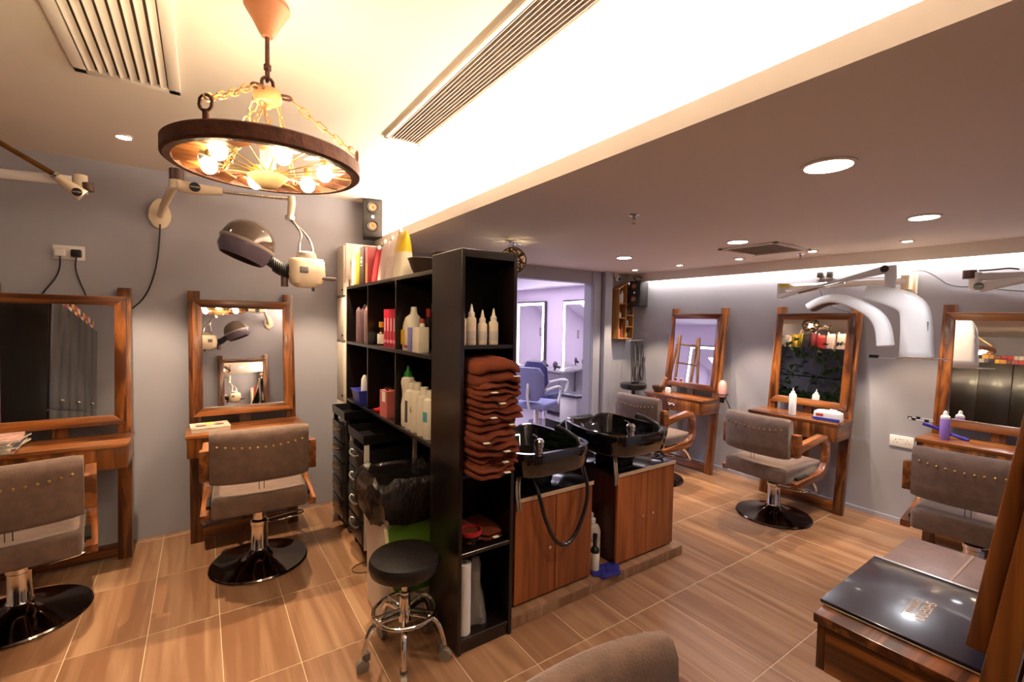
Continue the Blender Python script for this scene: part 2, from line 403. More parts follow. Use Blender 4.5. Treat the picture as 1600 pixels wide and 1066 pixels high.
MB().loft([[Vector((r*math.cos(2*math.pi*k/64), r*math.sin(2*math.pi*k/64), z)) for k in range(64)] for r, z in ((RR, ZR-.024), (RR+.008, ZR-.018), (RR+.008, ZR+.018), (RR, ZR+.024), (RR-.018, ZR+.024), (RR-.018, ZR-.024))], loop=True).build('wheel_rim', RUST, t)
for k in range(3):
    a = R(120*k+100); ca, sa = math.cos(a), math.sin(a)
    mb = MB(); link(mb, (.05*ca, .05*sa, 2.185), (ca, sa, 0), .034, .03, .004); mb.build('ring', RUST, t)
    mb = MB(); mb.cyl((RR*ca, RR*sa, ZR+.02), (RR*ca, RR*sa, ZR+.045), .008, n=10); link(mb, (RR*ca, RR*sa, ZR+.062), (0, 0, 1), .04, .034, .0045, a); mb.build('eye_bolt', RUST, t)
    chain((.07*ca, .07*sa, 2.178), (RR*ca, RR*sa, ZR+.075), 'chain', sag=.006)
    a2 = a+R(50)
    chain((.03*ca, .03*sa, 2.15), (.12*math.cos(a2), .12*math.sin(a2), ZR-.03), 'hanging_chain', L=.03, wdt=.014, r=.002)
for k in range(20):                                      # flat wooden fan slats between the spokes, near the rim
    a = 2*math.pi*k/20
    mb = MB(); mb.M = Matrix.Rotation(a, 4, 'Z') @ Matrix.Translation((.208, 0, ZR-.012)) @ Matrix.Rotation(R(16), 4, 'X')
    mb.hexa([(-.028, -.018, -.002), (.034, -.033, -.002), (.034, .033, -.002), (-.028, .018, -.002), (-.028, -.018, .002), (.034, -.033, .002), (.034, .033, .002), (-.028, .018, .002)])
    mb.build('slat', SLATW, t)
for k in range(16):
    a = 2*math.pi*(k+.5)/16
    MB().cyl((.03*math.cos(a), .03*math.sin(a), ZR-.03), ((RR-.02)*math.cos(a), (RR-.02)*math.sin(a), ZR+.004), .0022, n=6).build('spoke', BRASS, t)
MB().lathe([(.001, 2.06), (.022, 2.055), (.022, 1.955), (.03, 1.945), (.058, 1.935), (.05, 1.925), (.045, 1.922), (.036, 1.912), (.032, 1.91), (.022, 1.9), (.001, 1.895)], n=28).build('wheel_hub', mat('hub_bright', srgb(224, 190, 140), .45, .2), t)
EB = bulb('bulb_glow', (1, .83, .50), 60)
for k in range(6):
    a = R(60*k+25); x, y = .165*math.cos(a), .165*math.sin(a)
    MB().cyl((x, y, ZR+.035), (x, y, ZR+.005), .012, n=12).build('socket', BRASS, t)
    MB().ball((x, y, ZR-.018), .023, (1, 1, 1.15), 14, 10).build('bulb', EB, t)
    point('bulb_light', (x, y, ZR-.018), 16, (1, .72, .44), .024, t)

# ------------------------------------------------------------------ woven ball pendant
t = thing('ball_pendant_lamp', (1.92, 2.82, 0), 0, 'small woven brown ball pendant lamp behind the end of the dark shelf', 'lamp')
MB().box(-.055, .055, -.03, .03, 2.07, 2.09, bev=.003).build('canopy', CHROME, t)
MB().cyl((0, 0, 2.07), (0, 0, 2.04), .003, n=8).build('cord', RUBBER, t)
mb = MB()
for k in range(14):
    nrm = Vector((random.uniform(-1, 1), random.uniform(-1, 1), random.uniform(-1, 1))).normalized(); x = nrm.orthogonal().normalized(); y = nrm.cross(x)
    mb.tube([Vector((0, 0, 1.95))+(x*math.cos(2*math.pi*i/24)+y*math.sin(2*math.pi*i/24))*(.093+.001*(k % 3)) for i in range(24)], .006, 6, closed=True)
mb.build('woven_shade', mat('rattan', srgb(92, 66, 40), .7), t)
MB().ball((0, 0, 1.94), .03, n=14).build('bulb', bulb('pendant_glow', (1, .78, .45), 18), t)
point('pendant_light', (0, 0, 1.94), 5, WARM, .03, t)

# ================================================================== STYLING STATIONS
# local frame: wall at y=0, room towards -y, x to the right when facing the mirror; the posts lean back on the wall
LEAN = .123
def pf(z): return -.26+LEAN*z                            # front face of the posts at height z
FM = Matrix(((1, 0, 0, 0), (0, 1, LEAN, -.26), (0, 0, 1, 0), (0, 0, 0, 1)))   # follows the lean of the posts
def station(knob):
    t = thing('styling_station', (0, 0, 0), 0, '', 'styling station', 'wooden mirror stations')
    for s in (-1, 1):
        a, b = sorted((s*.325, s*.257)); H = 1.67
        MB().hexa([(a, pf(0), 0), (b, pf(0), 0), (b, pf(0)+.045, 0), (a, pf(0)+.045, 0), (a, pf(H), H), (b, pf(H), H), (b, pf(H)+.045, H), (a, pf(H)+.045, H)], bev=.003).build('post', WZ, t)
    MB().hexa([(-.257, pf(.02)+.004, .02), (.257, pf(.02)+.004, .02), (.257, pf(.02)+.04, .02), (-.257, pf(.02)+.04, .02),
               (-.257, pf(.09)+.004, .09), (.257, pf(.09)+.004, .09), (.257, pf(.09)+.04, .09), (-.257, pf(.09)+.04, .09)]).build('bottom_rail', WX, t)
    MB().hexa([(-.035, pf(.09)+.006, .09), (.035, pf(.09)+.006, .09), (.035, pf(.09)+.04, .09), (-.035, pf(.09)+.04, .09),
               (-.035, pf(.9)+.006, .9), (.035, pf(.9)+.006, .9), (.035, pf(.9)+.04, .9), (-.035, pf(.9)+.04, .9)]).build('centre_post', WZ, t)
    for poly, m_ in (([(-.302, .825), (.302, .825), (.246, .881), (-.246, .881)], WX), ([(-.302, 1.612), (-.246, 1.556), (.246, 1.556), (.302, 1.612)], WX),
                     ([(-.302, .825), (-.246, .881), (-.246, 1.556), (-.302, 1.612)], WZ), ([(.302, .825), (.302, 1.612), (.246, 1.556), (.246, .881)], WZ)):
        mb = MB(); mb.M = FM; mb.prism(poly, -.034, -.001, 'xz', bev=.004); mb.build('mirror_frame', m_, t)
    mb = MB(); mb.M = Matrix(((1, 0, 0, 0), (0, 1, .09, -.26+(LEAN-.09)*1.22), (0, 0, 1, 0), (0, 0, 0, 1))); mb.box(-.25, .25, -.019, -.015, .876, 1.561)
    mb.build('mirror_glass', MIRROR, t)
    # shallow desk
    MB().box(-.34, .34, -.465, pf(.75)+.01, .738, .762, bev=.003).build('desk_top', WX, t)
    MB().box(-.332, .332, -.458, -.438, .618, .738, bev=.002).build('drawer_front', WZ, t)
    for s in (-1, 1):
        a, b = sorted((s*.334, s*.314)); MB().box(a, b, -.438, pf(.7), .618, .738, bev=.002).build('side_panel', WY, t)
    MB().box(-.314, .314, -.438, pf(.65), .618, .63).build('desk_bottom', WX, t)
    if knob:
        k = MB(); k.ball((0, -.472, .682), .011, n=12)
        for q in (-1, 1): k.tube([(0, -.466, .682), (q*.022, -.468, .694), (q*.044, -.464, .684), (q*.022, -.468, .672), (0, -.466, .682)], .0035, 6, smooth=1)
        k.build('drawer_handle', CHROME, t)
    else: MB().ball((0, -.464, .706), .007, n=10).build('drawer_knob', BRASS, t)
    return t
SB = station(False); SK = station(True)
SB.location = (-.69, YB, 0); SB['label'] = 'wooden mirror station at the left edge, reflecting dark cabinets'
dup(SB, (.255, YB, 0), 0, 'wooden mirror station whose mirror shows the lit chandelier')
SK.location = (XR, 2.91, 0); SK.rotation_euler = (0, 0, R(-90)); SK['label'] = 'wooden mirror station with ornate silver drawer handle, nearest the doorway'
dup(SB, (XR, 1.78, 0), R(-90), 'wooden mirror station with white bottle and tissue pack, middle of the right wall')
dup(SB, (XR, .645, 0), R(-90), 'wooden mirror station with purple bottle, reflecting shelves of dye boxes')
dup(SB, (.52, YF, 0), R(180), 'wooden mirror station behind the viewer, seen in the mirror')

# ================================================================== CHAIRS (local: client looks to +y)
def arm(s):
    # flat side piece: rear upright, sloping top bar, rounded front, bottom bar
    out = [(-.255, .56), (-.20, .56), (-.185, .60), (.09, .645), (.14, .635), (.175, .595), (.186, .54), (.175, .465), (.14, .418), (.09, .40), (-.25, .378), (-.25, .338),
           (.10, .348), (.165, .368), (.212, .43), (.23, .53), (.215, .62), (.17, .676), (.10, .692), (-.19, .645), (-.20, .725), (-.255, .725)]
    a, b = sorted((s*.242, s*.287))
    return out, a, b
def chair(lift=0.0, name='salon_chair'):
    t = thing(name, (0, 0, 0), 0, '', 'chair', 'brown suede salon chairs')
    U = Matrix.Translation((0, 0, lift))
    # base and pump column stay, the upper part rises with the lift
    MB().lathe([(.001, .004), (.262, .004), (.268, .010), (.262, .017), (.20, .026), (.12, .045), (.065, .07), (.052, .085), (.001, .085)], n=48).build('base_disc', DCHROME, t)
    MB().lathe([(.001, .08), (.048, .08), (.052, .09), (.046, .10), (.045, .235), (.050, .24), (.050, .262), (.042, .268), (.034, .272), (.034, .34+lift), (.001, .34+lift)], n=28).build('pump_column', CHROME, t)
    mb = MB(); mb.tube([(.03, -.03, .25), (.10, -.06, .262), (.24, -.05, .27), (.245, .01, .275), (.10, .02, .258), (.03, .02, .25)], .0065, 8, smooth=1); mb.build('pump_lever', CHROME, t)
    mb = MB(); mb.M = U
    mb.tube([(-.15, .10, .345), (-.16, .25, .28), (-.16, .34, .17), (-.13, .36, .155), (.13, .36, .155), (.16, .34, .17), (.16, .25, .28), (.15, .10, .345)], .011, 10, smooth=1); mb.build('footrest', CHROME, t)
    mb = MB(); mb.M = U; mb.box(-.15, .15, -.14, .14, .328, .352, bev=.004); mb.build('seat_plate', RUBBER, t)
    mb = MB(); mb.M = U; mb.box(-.236, .236, -.300, .235, .355, .468, bev=.022, seg=4); mb.build('seat_pad', SUEDE, t)
    # backrest: rolled top, curved in plan
    rings = []
    prof = [(-.012, .545), (-.05, .54), (-.068, .558), (-.074, .62), (-.078, .70), (-.080, .775), (-.070, .815), (-.045, .835), (-.012, .83), (.006, .80), (.010, .75), (.008, .64), (.006, .565)]
    for i in range(15):
        x = -.242+.484*i/14; q = abs(x)/.242; sh = 1-.035*q**8; cv = .035*q*q
        c = (-.035, .685)
        rings.append([(x, -.262+cv+c[0]+(y-c[0])*(1-.25*q**10), c[1]+(z-c[1])*(1-.05*q**10)) for y, z in prof])
    mb = MB(); mb.M = U; mb.loft(rings); bk = mb.build('backrest', SUEDE, t, ang=60)
    mb = MB(); mb.M = U
    for i in range(12):
        x = -.205+.41*i/11; cv = .035*(abs(x)/.242)**2
        mb.ball((x, -.262+cv-.081, .755-.018*(1-(x/.205)**2)), .007, (1, .6, 1), 8, 5)
    tag(mb.build('nail_heads', BRASS, bk), 'row of brass nail heads across the chair back', kind='stuff')
    for x in (-.012, .012):
        mb = MB(); mb.M = U; mb.tube([(x, -.315, .55), (x, -.312, .50)], .0018, 5); mb.build('cord_end', RUBBER, bk)
    for s in (-1, 1):
        out, a, b = arm(s); mb = MB(); mb.M = U; mb.prism(out, a, b, 'yz', bev=.004); mb.build('arm_frame', AY, t)
        mb = MB(); mb.M = U; mb.box(min(s*.236, s*.262), max(s*.236, s*.262), -.18, -.02, .372, .40); mb.build('arm_bracket', RUBBER, t)
    return t
C0 = chair(); C0.location = (-.745, 3.15, 0); C0.rotation_euler = (0, 0, R(8)); C0['label'] = 'brown suede salon chair at the left edge of the picture'
C2 = chair(.055); C2.location = (.285, 3.13, 0); C2.rotation_euler = (0, 0, R(-3)); C2['label'] = 'brown suede salon chair seen from behind, in front of the chandelier mirror'
dup(C0, (3.63, 2.83, 0), R(-90), 'brown suede salon chair partly hidden behind the black wash basin')
dup(C0, (3.735, 1.765, 0), R(-93), 'brown suede salon chair before the mirror with tissue pack and white bottle')
dup(C0, (3.66, .62, 0), R(-86), 'brown suede salon chair before the mirror with the purple bottle')
C6 = chair(.035); C6.location = (.545, .31, 0); C6.rotation_euler = (0, 0, R(180)); C6['label'] = ('tan suede salon chair in the near foreground, only its top edge in view')

# ================================================================== WHITE CABINET, DARK SHELVES
t = thing('tall_cabinet', (1.06, 3.75, 0), 0, 'tall off-white cabinet in the corner behind the dark shelf', 'cabinet')
MB().box(-.135, .16, -.115, .105, 0, 2.075, bev=.002).build('body', OFFW, t)
for z0, z1 in ((.02, .84), (.86, 1.31), (1.33, 1.66), (1.68, 2.06)):
    d = MB().box(-.15, -.135, -.105, .095, z0, z1, bev=.002).build('door', OFFW, t)
    MB().box(-.158, -.15, -.095, -.08, z0+.03, z0+.045).build('handle', BPLAST, d)

X0, X1 = .927, 1.218
t = thing('long_shelf', (0, 0, 0), 0, 'long espresso-brown open shelf holding hair products along the partition', 'shelf')
def bd(name, *a, par=t, m_=BLK): return MB().box(*a, bev=.0015, seg=1).build(name, m_, par)
bd('top_board', X0, X1, 2.056, 3.63, 1.722, 1.742)
bd('shelf_board', X0, X1, 2.056, 3.63, 1.305, 1.325); bd('shelf_board', X0, X1, 2.056, 3.63, .868, .888)
bd('back_panel', X1-.008, X1, 2.056, 3.63, .03, 1.722)
bd('side_panel', X0, X1-.008, 3.612, 3.63, 0, 1.722)
for y in (3.10, 2.565):
    bd('divider', X0+.004, X1-.008, y-.009, y+.009, 1.325, 1.722); bd('divider', X0+.004, X1-.008, y-.009, y+.009, .888, 1.305)

t2 = thing('end_shelf', (0, 0, 0), 0, 'tall narrow espresso-brown shelf unit with towels, at the end of the long shelf', 'shelf')
bd('side_panel', X0, X0+.018, 1.75, 2.054, 0, 1.81, par=t2); bd('side_panel', X1-.018, X1, 1.75, 2.054, 0, 1.81, par=t2)
bd('top_board', X0+.018, X1-.018, 1.752, 2.054, 1.775, 1.81, par=t2)
for z in (1.373, .80, .443, .05): bd('shelf_board', X0+.018, X1-.018, 1.754, 2.04, z, z+.018, par=t2)
bd('back_panel', X0+.018, X1-.018, 2.04, 2.05, .05, 1.775, par=t2)
bd('plinth', X0+.018, X1-.018, 1.76, 1.78, 0, .05, par=t2)
MB().cyl((X0-.003, 1.83, 1.56), (X0, 1.83, 1.56), .006, n=10).build('screw_cap', mat('screw_cap', srgb(70, 48, 42), .4), t2)

# ------------------------------------------------------------------ generic containers
def bottle(name, loc, prof, body_m, label, cat, cap_prof=None, cap_m=None, group=None, n=20, lab=None, lab_m=None, rz=0, sx=1.0):
    t = thing(name, loc, rz, label, cat, group); t.scale = (1, sx, 1)
    MB().lathe(prof, n=n).build('body', body_m, t)
    if cap_prof: MB().lathe(cap_prof, n=n).build('cap', cap_m or WPLAST, t)
    if lab: MB().lathe(lab, n=n).build('paper_label', lab_m, t)
    return t
def pr_(r, h, neck=.012, sh=.8): return [(.001, 0), (r*.96, 0), (r, .006), (r, h*sh), (r*.85, h*(sh+.06)), (neck, h*(sh+.12)), (neck, h), (.001, h)]
IVORY = mat('ivory_plastic', srgb(236, 226, 210), .4)
# four dye applicator bottles in the end shelf
for i, (x, y, h, lab) in enumerate(((.955, 1.80, .12, 'cloudy applicator bottle half hidden at the left post of the end shelf'), (1.005, 1.80, .125, 'tallest cloudy applicator bottle with yellowish contents'),
                                 (1.062, 1.80, .10, 'short clear applicator bottle, second from the right in the end shelf'), (1.115, 1.79, .108, 'white applicator bottle with pointed nozzle, rightmost in the end shelf'))):
    t = bottle('applicator_bottle', (x, y, 1.391), [(.001, 0), (.021, 0), (.0225, .005), (.0225, h-.012), (.020, h-.004), (.013, h), (.001, h)], mat('milky_plastic', srgb(222, 208, 188), .4), lab, 'bottle',
           [(.001, h), (.015, h), (.015, h+.018), (.009, h+.024), (.0025, h+.058), (.001, h+.058)], IVORY, 'applicator bottles in the end shelf')
    MB().lathe([(.0228, .02), (.023, .021), (.023, .06), (.0228, .061)], n=20).build('printed_label', mat('pale_print', srgb(196, 186, 176), .5), t)

# ------------------------------------------------------------------ folded towels
def towel(cx, cy, cz, w_, d_, h_, seed, label, rz=0, sag=.0):
    rnd = random.Random(seed); t = thing('folded_towel', (cx, cy, cz), rz, label, 'towel', 'rust brown towels in the end shelf')
    ph = [rnd.uniform(0, 6.3) for _ in range(6)]
    def layer(z0, z1, inset, name):
        rings = []
        for i in range(17):
            u = -1+2*i/16; x = u*w_/2*(1-inset)
            rg = []
            for k in range(16):
                a = 2*math.pi*k/16; ca, sa = math.cos(a), math.sin(a)
                yy = math.copysign(abs(ca)**.5, ca)*d_/2; zz = math.copysign(abs(sa)**.75, sa)*(z1-z0)/2
                e = 1-.35*max(0, abs(u)-.86)/.14
                wv = .006*math.sin(3.2*u+ph[0])+.004*math.sin(7*u+ph[1]+ca)
                front = -.012*math.sin(2.3*u+ph[2]) if ca < 0 else 0
                droop = -sag*max(0, -ca)**2*(1+.3*math.sin(2*u+ph[3]))
                rg.append((x, yy*e+front, (z0+z1)/2+zz*e+wv+droop))
            rings.append(rg)
        return MB().loft(rings).build(name, TOWEL, t, ang=80)
    layer(0, h_*.52, 0, 'lower_fold'); layer(h_*.48, h_, .03, 'upper_fold')
    x = rnd.uniform(-.3, .3)*w_
    MB().box(x-.014, x+.014, -d_/2-.022, -d_/2-.004, h_*.42-sag*.9, h_*.42+.003-sag*.9).build('care_tag', IVORY, t)
    return t
zz = .819
nm = ['lowest', 'second lowest', 'third from the bottom', 'fourth from the bottom', 'middle', 'fourth from the top', 'third from the top', 'second from the top', 'topmost']
for i in range(9):
    h_ = (.05, .048, .055, .05, .056, .05, .055, .05, .095)[i]
    dx = (-.004, .004, -.006, -.006, .002, .006, .006, .004, .006)[i]
    towel((X0+X1)/2+dx, 1.815, zz, .228, (.33, .31, .35, .34, .31, .36, .34, .35, .33)[i], h_+.006, i, 'rust brown folded towel, %s of the pile in the end shelf' % nm[i], R((-1.5, 1, 1.5, -2, 0, 1.5, -1.5, 2, -1)[i]), (.006, .012, .01, .016, .006, .014, .01, .012, .02)[i])
    zz += h_
# lower compartments of the end shelf
t = thing('tint_bowl', (1.03, 1.83, .462), 0, 'dark tint bowl with red rim in the lower end shelf', 'bowl')
MB().lathe([(.001, 0), (.03, 0), (.05, .05), (.048, .05), (.028, .005), (.001, .005)], n=24).build('bowl', BPLAST, t)
MB().lathe([(.050, .045), (.054, .048), (.054, .064), (.050, .066), (.048, .05)], n=24).build('rim', mat('red_plastic', srgb(186, 34, 44), .35), t)
t = towel(1.09, 1.9, .462, .2, .22, .05, 33, 'crumpled rust towel lying behind the tint bowl in the lower end shelf')
t = thing('foil_roll', (.985, 1.80, .068), 0, 'upright white paper roll in the bottom of the end shelf', 'roll')
MB().lathe([(.012, 0), (.031, 0), (.031, .325), (.012, .325), (.012, 0)], n=28).build('paper', WPLAST, t)
MB().lathe([(.009, .0), (.0118, 0), (.0118, .326), (.009, .326)], n=20).build('core', mat('card_tube', srgb(170, 140, 110), .8), t)
t = thing('plastic_bag', (1.075, 1.86, .068), 0, 'crumpled clear plastic bag beside the paper roll', 'bag')
rg = []
for j in range(9):
    v = j/8; rr = .055*(1-.75*v)+.006*math.sin(9*v)
    rg.append([(rr*math.cos(a)*(1+.22*math.sin(5*a+3*v)), rr*math.sin(a)*(1+.2*math.sin(4*a+7*v)), .30*v) for a in [2*math.pi*k/22 for k in range(22)]])
MB().loft(rg).build('film', CLEARB, t, ang=20)

# ------------------------------------------------------------------ goods on the long shelf (top row)
def bookbox(x, y, z, dx, dy, h, material, label, cat='box', lean=0, name='product_box', strip=None):
    t = thing(name, (x, y, z), 0, label, cat, 'goods on the long shelf')
    mb = MB(); mb.M = Matrix.Rotation(lean, 4, 'X'); mb.box(-dx/2, dx/2, -dy/2, dy/2, 0, h, bev=.002); mb.build('carton', material, t)
    if strip:
        mb = MB(); mb.M = Matrix.Rotation(lean, 4, 'X'); mb.box(-dx/2-.0006, -dx/2, -dy/2*.8, dy/2*.8, h*strip[0], h*strip[1]); mb.build('printed_panel', strip[2], t)
    return t
c = lambda n, *k, r=.4: mat(n, srgb(*k), r)
ZT = 1.742
bookbox(1.0, 3.585, ZT, .12, .05, .055, c('dark_card', 70, 44, 34), 'small dark brown box at the left end of the shelf top')
bookbox(1.0, 3.50, ZT, .14, .055, .20, c('white_card', 224, 214, 208), 'white and grey product box standing on the shelf top', strip=(.1, .9, c('grey_print', 150, 140, 140)))
bookbox(1.0, 3.40, ZT, .14, .055, .215, c('yellow_card', 214, 186, 70), 'yellow striped product box on the shelf top, left one', strip=(.05, .95, c('pale_yellow', 232, 214, 150)))
bookbox(1.0, 3.32, ZT, .14, .04, .225, c('mustard_card', 176, 152, 40), 'mustard yellow slim box beside the dark box on the shelf top')
t = bookbox(1.0, 3.22, ZT, .15, .095, .255, c('charcoal_card', 74, 64, 60), 'charcoal product box with white digits on the shelf top')
text('183', .05, WPLAST, 'printed_digits', t, Matrix.Translation((-.0765, 0, .15)) @ Matrix.Rotation(R(-90), 4, 'Z') @ Matrix.Rotation(R(90), 4, 'X') @ Matrix.Rotation(R(90), 4, 'Z'))
bookbox(1.0, 3.125, ZT, .14, .05, .24, c('orange_purple_card', 160, 70, 74), 'orange and purple patterned box on the shelf top', strip=(.0, .55, c('orange_print', 214, 110, 60)))
def pouch(x, y, wy, h, body, top, label, lean=0):
    t = thing('refill_pouch', (x, y, ZT), 0, label, 'pouch', 'goods on the long shelf')
    def seg(z0, z1, name, m_):
        rg = []
        for j in range(7):
            z = z0+(z1-z0)*j/6; v = z/h; th = .055*(1-v)**.6+.006; ww = wy*(1-.12*(v > .85)*(v-.85)/.15)
            rg.append([(th*math.cos(a)/1.0-.0, ww/2*math.copysign(abs(math.sin(a))**.5, math.sin(a)), z) for a in [2*math.pi*k/20 for k in range(20)]])
        mb = MB(); mb.M = Matrix.Rotation(lean, 4, 'X'); mb.loft(rg); mb.build(name, m_, t, ang=60)
    seg(0, h*.55, 'lower_film', body); seg(h*.55, h, 'upper_film', top)
    mb = MB(); mb.M = Matrix.Rotation(lean, 4, 'X'); mb.cyl((0, wy*.3, h), (0, wy*.34, h+.025), .012, n=12); mb.build('spout_cap', WPLAST, t)
PW = mat('pearl_film', srgb(226, 200, 196), .3, coat=.4)
pouch(1.0, 3.03, .11, .225, c('red_film', 178, 52, 58, r=.25), c('red_film', 0, 0, 0), 'red refill pouch on the shelf top', R(-3))
pouch(1.0, 2.90, .112, .25, PW, PW, 'pearl pink refill pouch on the shelf top, left one', R(-4))
pouch(1.0, 2.77, .112, .255, PW, mat('pearl_film_b', srgb(232, 214, 206), .3), 'pearl pink refill pouch on the shelf top, right one', R(-3))
pouch(1.0, 2.63, .15, .275, c('cream_film', 232, 220, 196, r=.25), c('yellow_film', 238, 196, 46, r=.25), 'refill pouch with bright yellow upper half on the shelf top')
def wokbowl(x, y, label, r, h):
    t = thing('mixing_bowl', (x, y, ZT), 0, label, 'bowl', 'mixing bowls on the long shelf')
    MB().lathe([(.001, 0), (r*.55, 0), (r*.8, h*.45), (r, h), (r*1.06, h+.004), (r*1.04, h+.008), (r*.95, h), (r*.72, h*.4), (r*.5, .006), (.001, .006)], n=28).build('bowl', c('brown_bowl', 62, 48, 40), t)
wokbowl(1.04, 2.42, 'dark flared mixing bowl on the shelf top beside the yellow pouch', .085, .09)
wokbowl(1.08, 2.19, 'dark mixing bowl on the shelf top against the end unit', .085, .10)
# upper row of compartments
ZU = 1.325
for i, (y, h) in enumerate(((3.42, .26), (3.37, .28), (3.32, .25), (3.27, .29), (3.22, .26), (3.17, .30), (3.135, .33))):
    bottle('spray_can', (.965+.03*(i % 2), y, ZU), pr_(.021, h, .009, .86), mat('dark_can_%d' % (i % 3), srgb(*((120, 92, 96), (150, 116, 116), (96, 74, 80))[i % 3]), .3), 'dark slim spray can, %s from the left in the upper left compartment' % ('first', 'second', 'third', 'fourth', 'fifth', 'sixth', 'seventh')[i], 'spray can', group='spray cans in the upper left compartment')
bottle('serum_bottle', (.99, 2.98, ZU), pr_(.028, .12, .014, .62), c('amber_glass', 62, 34, 22, r=.15), 'amber bottle with white label and yellow cap', 'bottle', [(.001, .12), (.018, .12), (.018, .155), (.001, .155)], c('yellow_cap', 222, 160, 40), lab=[(.0285, .012), (.0287, .013), (.0287, .075), (.0285, .076)], lab_m=WPLAST)
bottle('oil_bottle', (1.0, 2.90, ZU), pr_(.022, .15, .01, .7), c('orange_glass', 204, 130, 36, r=.2), 'slim orange bottle beside the red boxes', 'bottle')
RED = c('crimson_card', 186, 20, 52)
for i in range(4):
    t = bookbox(.99, 2.83-.055*i, ZU, .06, .052, .235, RED, 'crimson product box, %s from the left in the upper middle compartment' % ('first', 'second', 'third', 'fourth', 'fifth', 'sixth', 'seventh')[i], strip=(.12, .2, c('pink_print', 214, 120, 140)))
    MB().box(-.0312, -.03, -.006, .006, .10, .18).build('printed_figure', WPLAST, t)
for i in range(5): bottle('spray_bottle', (1.10, 2.85-.055*i, ZU), pr_(.022, .28+.02*(i % 2), .008, .85), c('mottled_can', 104, 78, 68), 'dark patterned spray can behind the crimson boxes, %s from the left' % ('first', 'second', 'third', 'fourth', 'fifth', 'sixth', 'seventh')[i], 'spray can', [(.001, .28), (.011, .28), (.011, .325), (.001, .325)], c('silver_cap', 160, 140, 120), group='cans behind the crimson boxes')
t = thing('detergent_jug', (1.0, 2.49, ZU), 0, 'big white jug with yellow label in the upper right compartment', 'jug')
rg = []
for v, hw, off in ((0, .062, 0), (.02, .066, 0), (.12, .066, 0), (.155, .055, -.008), (.185, .034, -.022), (.205, .020, -.03), (.222, .016, -.032)):
    rg.append([(.042*math.copysign(abs(math.cos(a))**.6, math.cos(a))*(1 if hw > .03 else hw/.042), off+hw*math.copysign(abs(math.sin(a))**.6, math.sin(a)), v) for a in [2*math.pi*k/24 for k in range(24)]])
MB().loft(rg).build('body', IVORY, t, ang=60)
MB().lathe([(.001, .22), (.019, .22), (.017, .245), (.001, .247)], (0, -.032, 0), n=16).build('cap', WPLAST, t)
MB().box(-.0445, -.0425, -.005, .055, .03, .115, bev=.0008, seg=1).build('front_label', c('label_yellow', 240, 190, 50), t)
MB().box(-.0446, -.0425, -.06, .01, .012, .03, bev=.0008, seg=1).build('lower_label', c('label_orange', 200, 90, 40), t)
bookbox(.97, 2.385, ZU, .05, .06, .13, c('periwinkle_card', 122, 124, 190), 'periwinkle blue box beside the white jug')
bookbox(.97, 2.29, ZU, .06, .085, .135, c('ivory_card', 234, 220, 202), 'ivory square bottle box at the right of the upper right compartment')
bottle('tonic_bottle', (.98, 2.29, ZU+.135), [(.001, 0), (.014, 0), (.014, .02), (.001, .02)], IVORY, 'small bottle neck with rust cap above the ivory box', 'bottle', [(.001, .02), (.016, .02), (.016, .045), (.001, .045)], c('rust_cap', 150, 60, 40))
for y, m_, h, lab in ((2.45, c('green_cap_can', 90, 170, 80), .27, 'dark bottle with green top behind the white jug'), (2.53, c('red_cap_can', 196, 40, 40), .24, 'dark bottle with red top behind the white jug'), (2.36, c('grey_cap_can', 150, 140, 140), .22, 'dark bottle with grey top behind the blue box'), (2.21, c('pale_cap_can', 190, 170, 160), .26, 'dark bottle with pale top in the far right of the compartment')):
    bottle('styling_bottle', (1.12, y, ZU), pr_(.022, h-.05, .012, .85), c('dark_glass', 40, 28, 30, r=.2), lab, 'bottle', [(.001, h-.05), (.014, h-.05), (.014, h), (.001, h)], m_)
# lower row of compartments
ZL = .888
bookbox(1.10, 3.33, ZL+.13, .05, .10, .26, c('magenta_card', 180, 40, 96), 'magenta patterned box leaning in the lower left compartment', strip=(.1, .9, c('green_pink_print', 150, 90, 96)))
bookbox(1.10, 3.33, ZL, .09, .13, .13, c('black_card', 30, 24, 24), 'black box under the magenta one')
t = thing('plastic_basket', (.965, 3.30, ZL), 0, 'blue plastic basket in the lower left compartment', 'basket')
MB().loft([[(sx*a, sy*b, z) for sx, sy in ((-1, -1), (1, -1), (1, 1), (-1, 1))] for a, b, z in ((.045, .075, 0), (.062, .095, .10), (.067, .10, .10), (.067, .10, .106), (.058, .092, .106), (.043, .072, .004))]).build('tub', c('blue_plastic', 62, 66, 178, r=.35), t)
bottle('white_tube', (.965, 3.27, ZL+.01), [(.001, 0), (.018, 0), (.03, .03), (.026, .17), (.012, .2), (.001, .2)], WPLAST, 'white squeeze tube standing in the blue basket', 'tube', sx=.6)
t = thing('gift_bag', (.975, 2.80, ZL), R(4), 'pink paper bag with black ribbon in the lower middle compartment', 'bag')
MB().loft([[(sx*.035, sy*b, z) for sx, sy in ((-1, -1), (1, -1), (1, 1), (-1, 1))] for b, z in ((.055, 0), (.058, .10), (.055, .165))]).build('body', c('pink_paper', 196, 104, 100), t)
MB().box(-.0358, -.035, -.03, .02, .095, .16).build('card', IVORY, t)
MB().tube([(-.02, -.04, .165), (-.03, -.01, .185), (.0, .02, .175), (.02, .04, .187), (.03, .0, .17)], .006, 6, smooth=1).build('ribbon', BPLAST, t)
t = thing('red_dish', (.97, 2.94, ZL), 0, 'small red dish beside the pink paper bag', 'dish')
MB().lathe([(.001, 0), (.03, 0), (.045, .022), (.042, .022), (.028, .006), (.001, .006)], n=20).build('dish', c('red_plastic', 0, 0, 0), t)
MB().ball((0, 0, .02), .018, n=10).build('pin_cushion', c('red_plastic', 0, 0, 0), t)
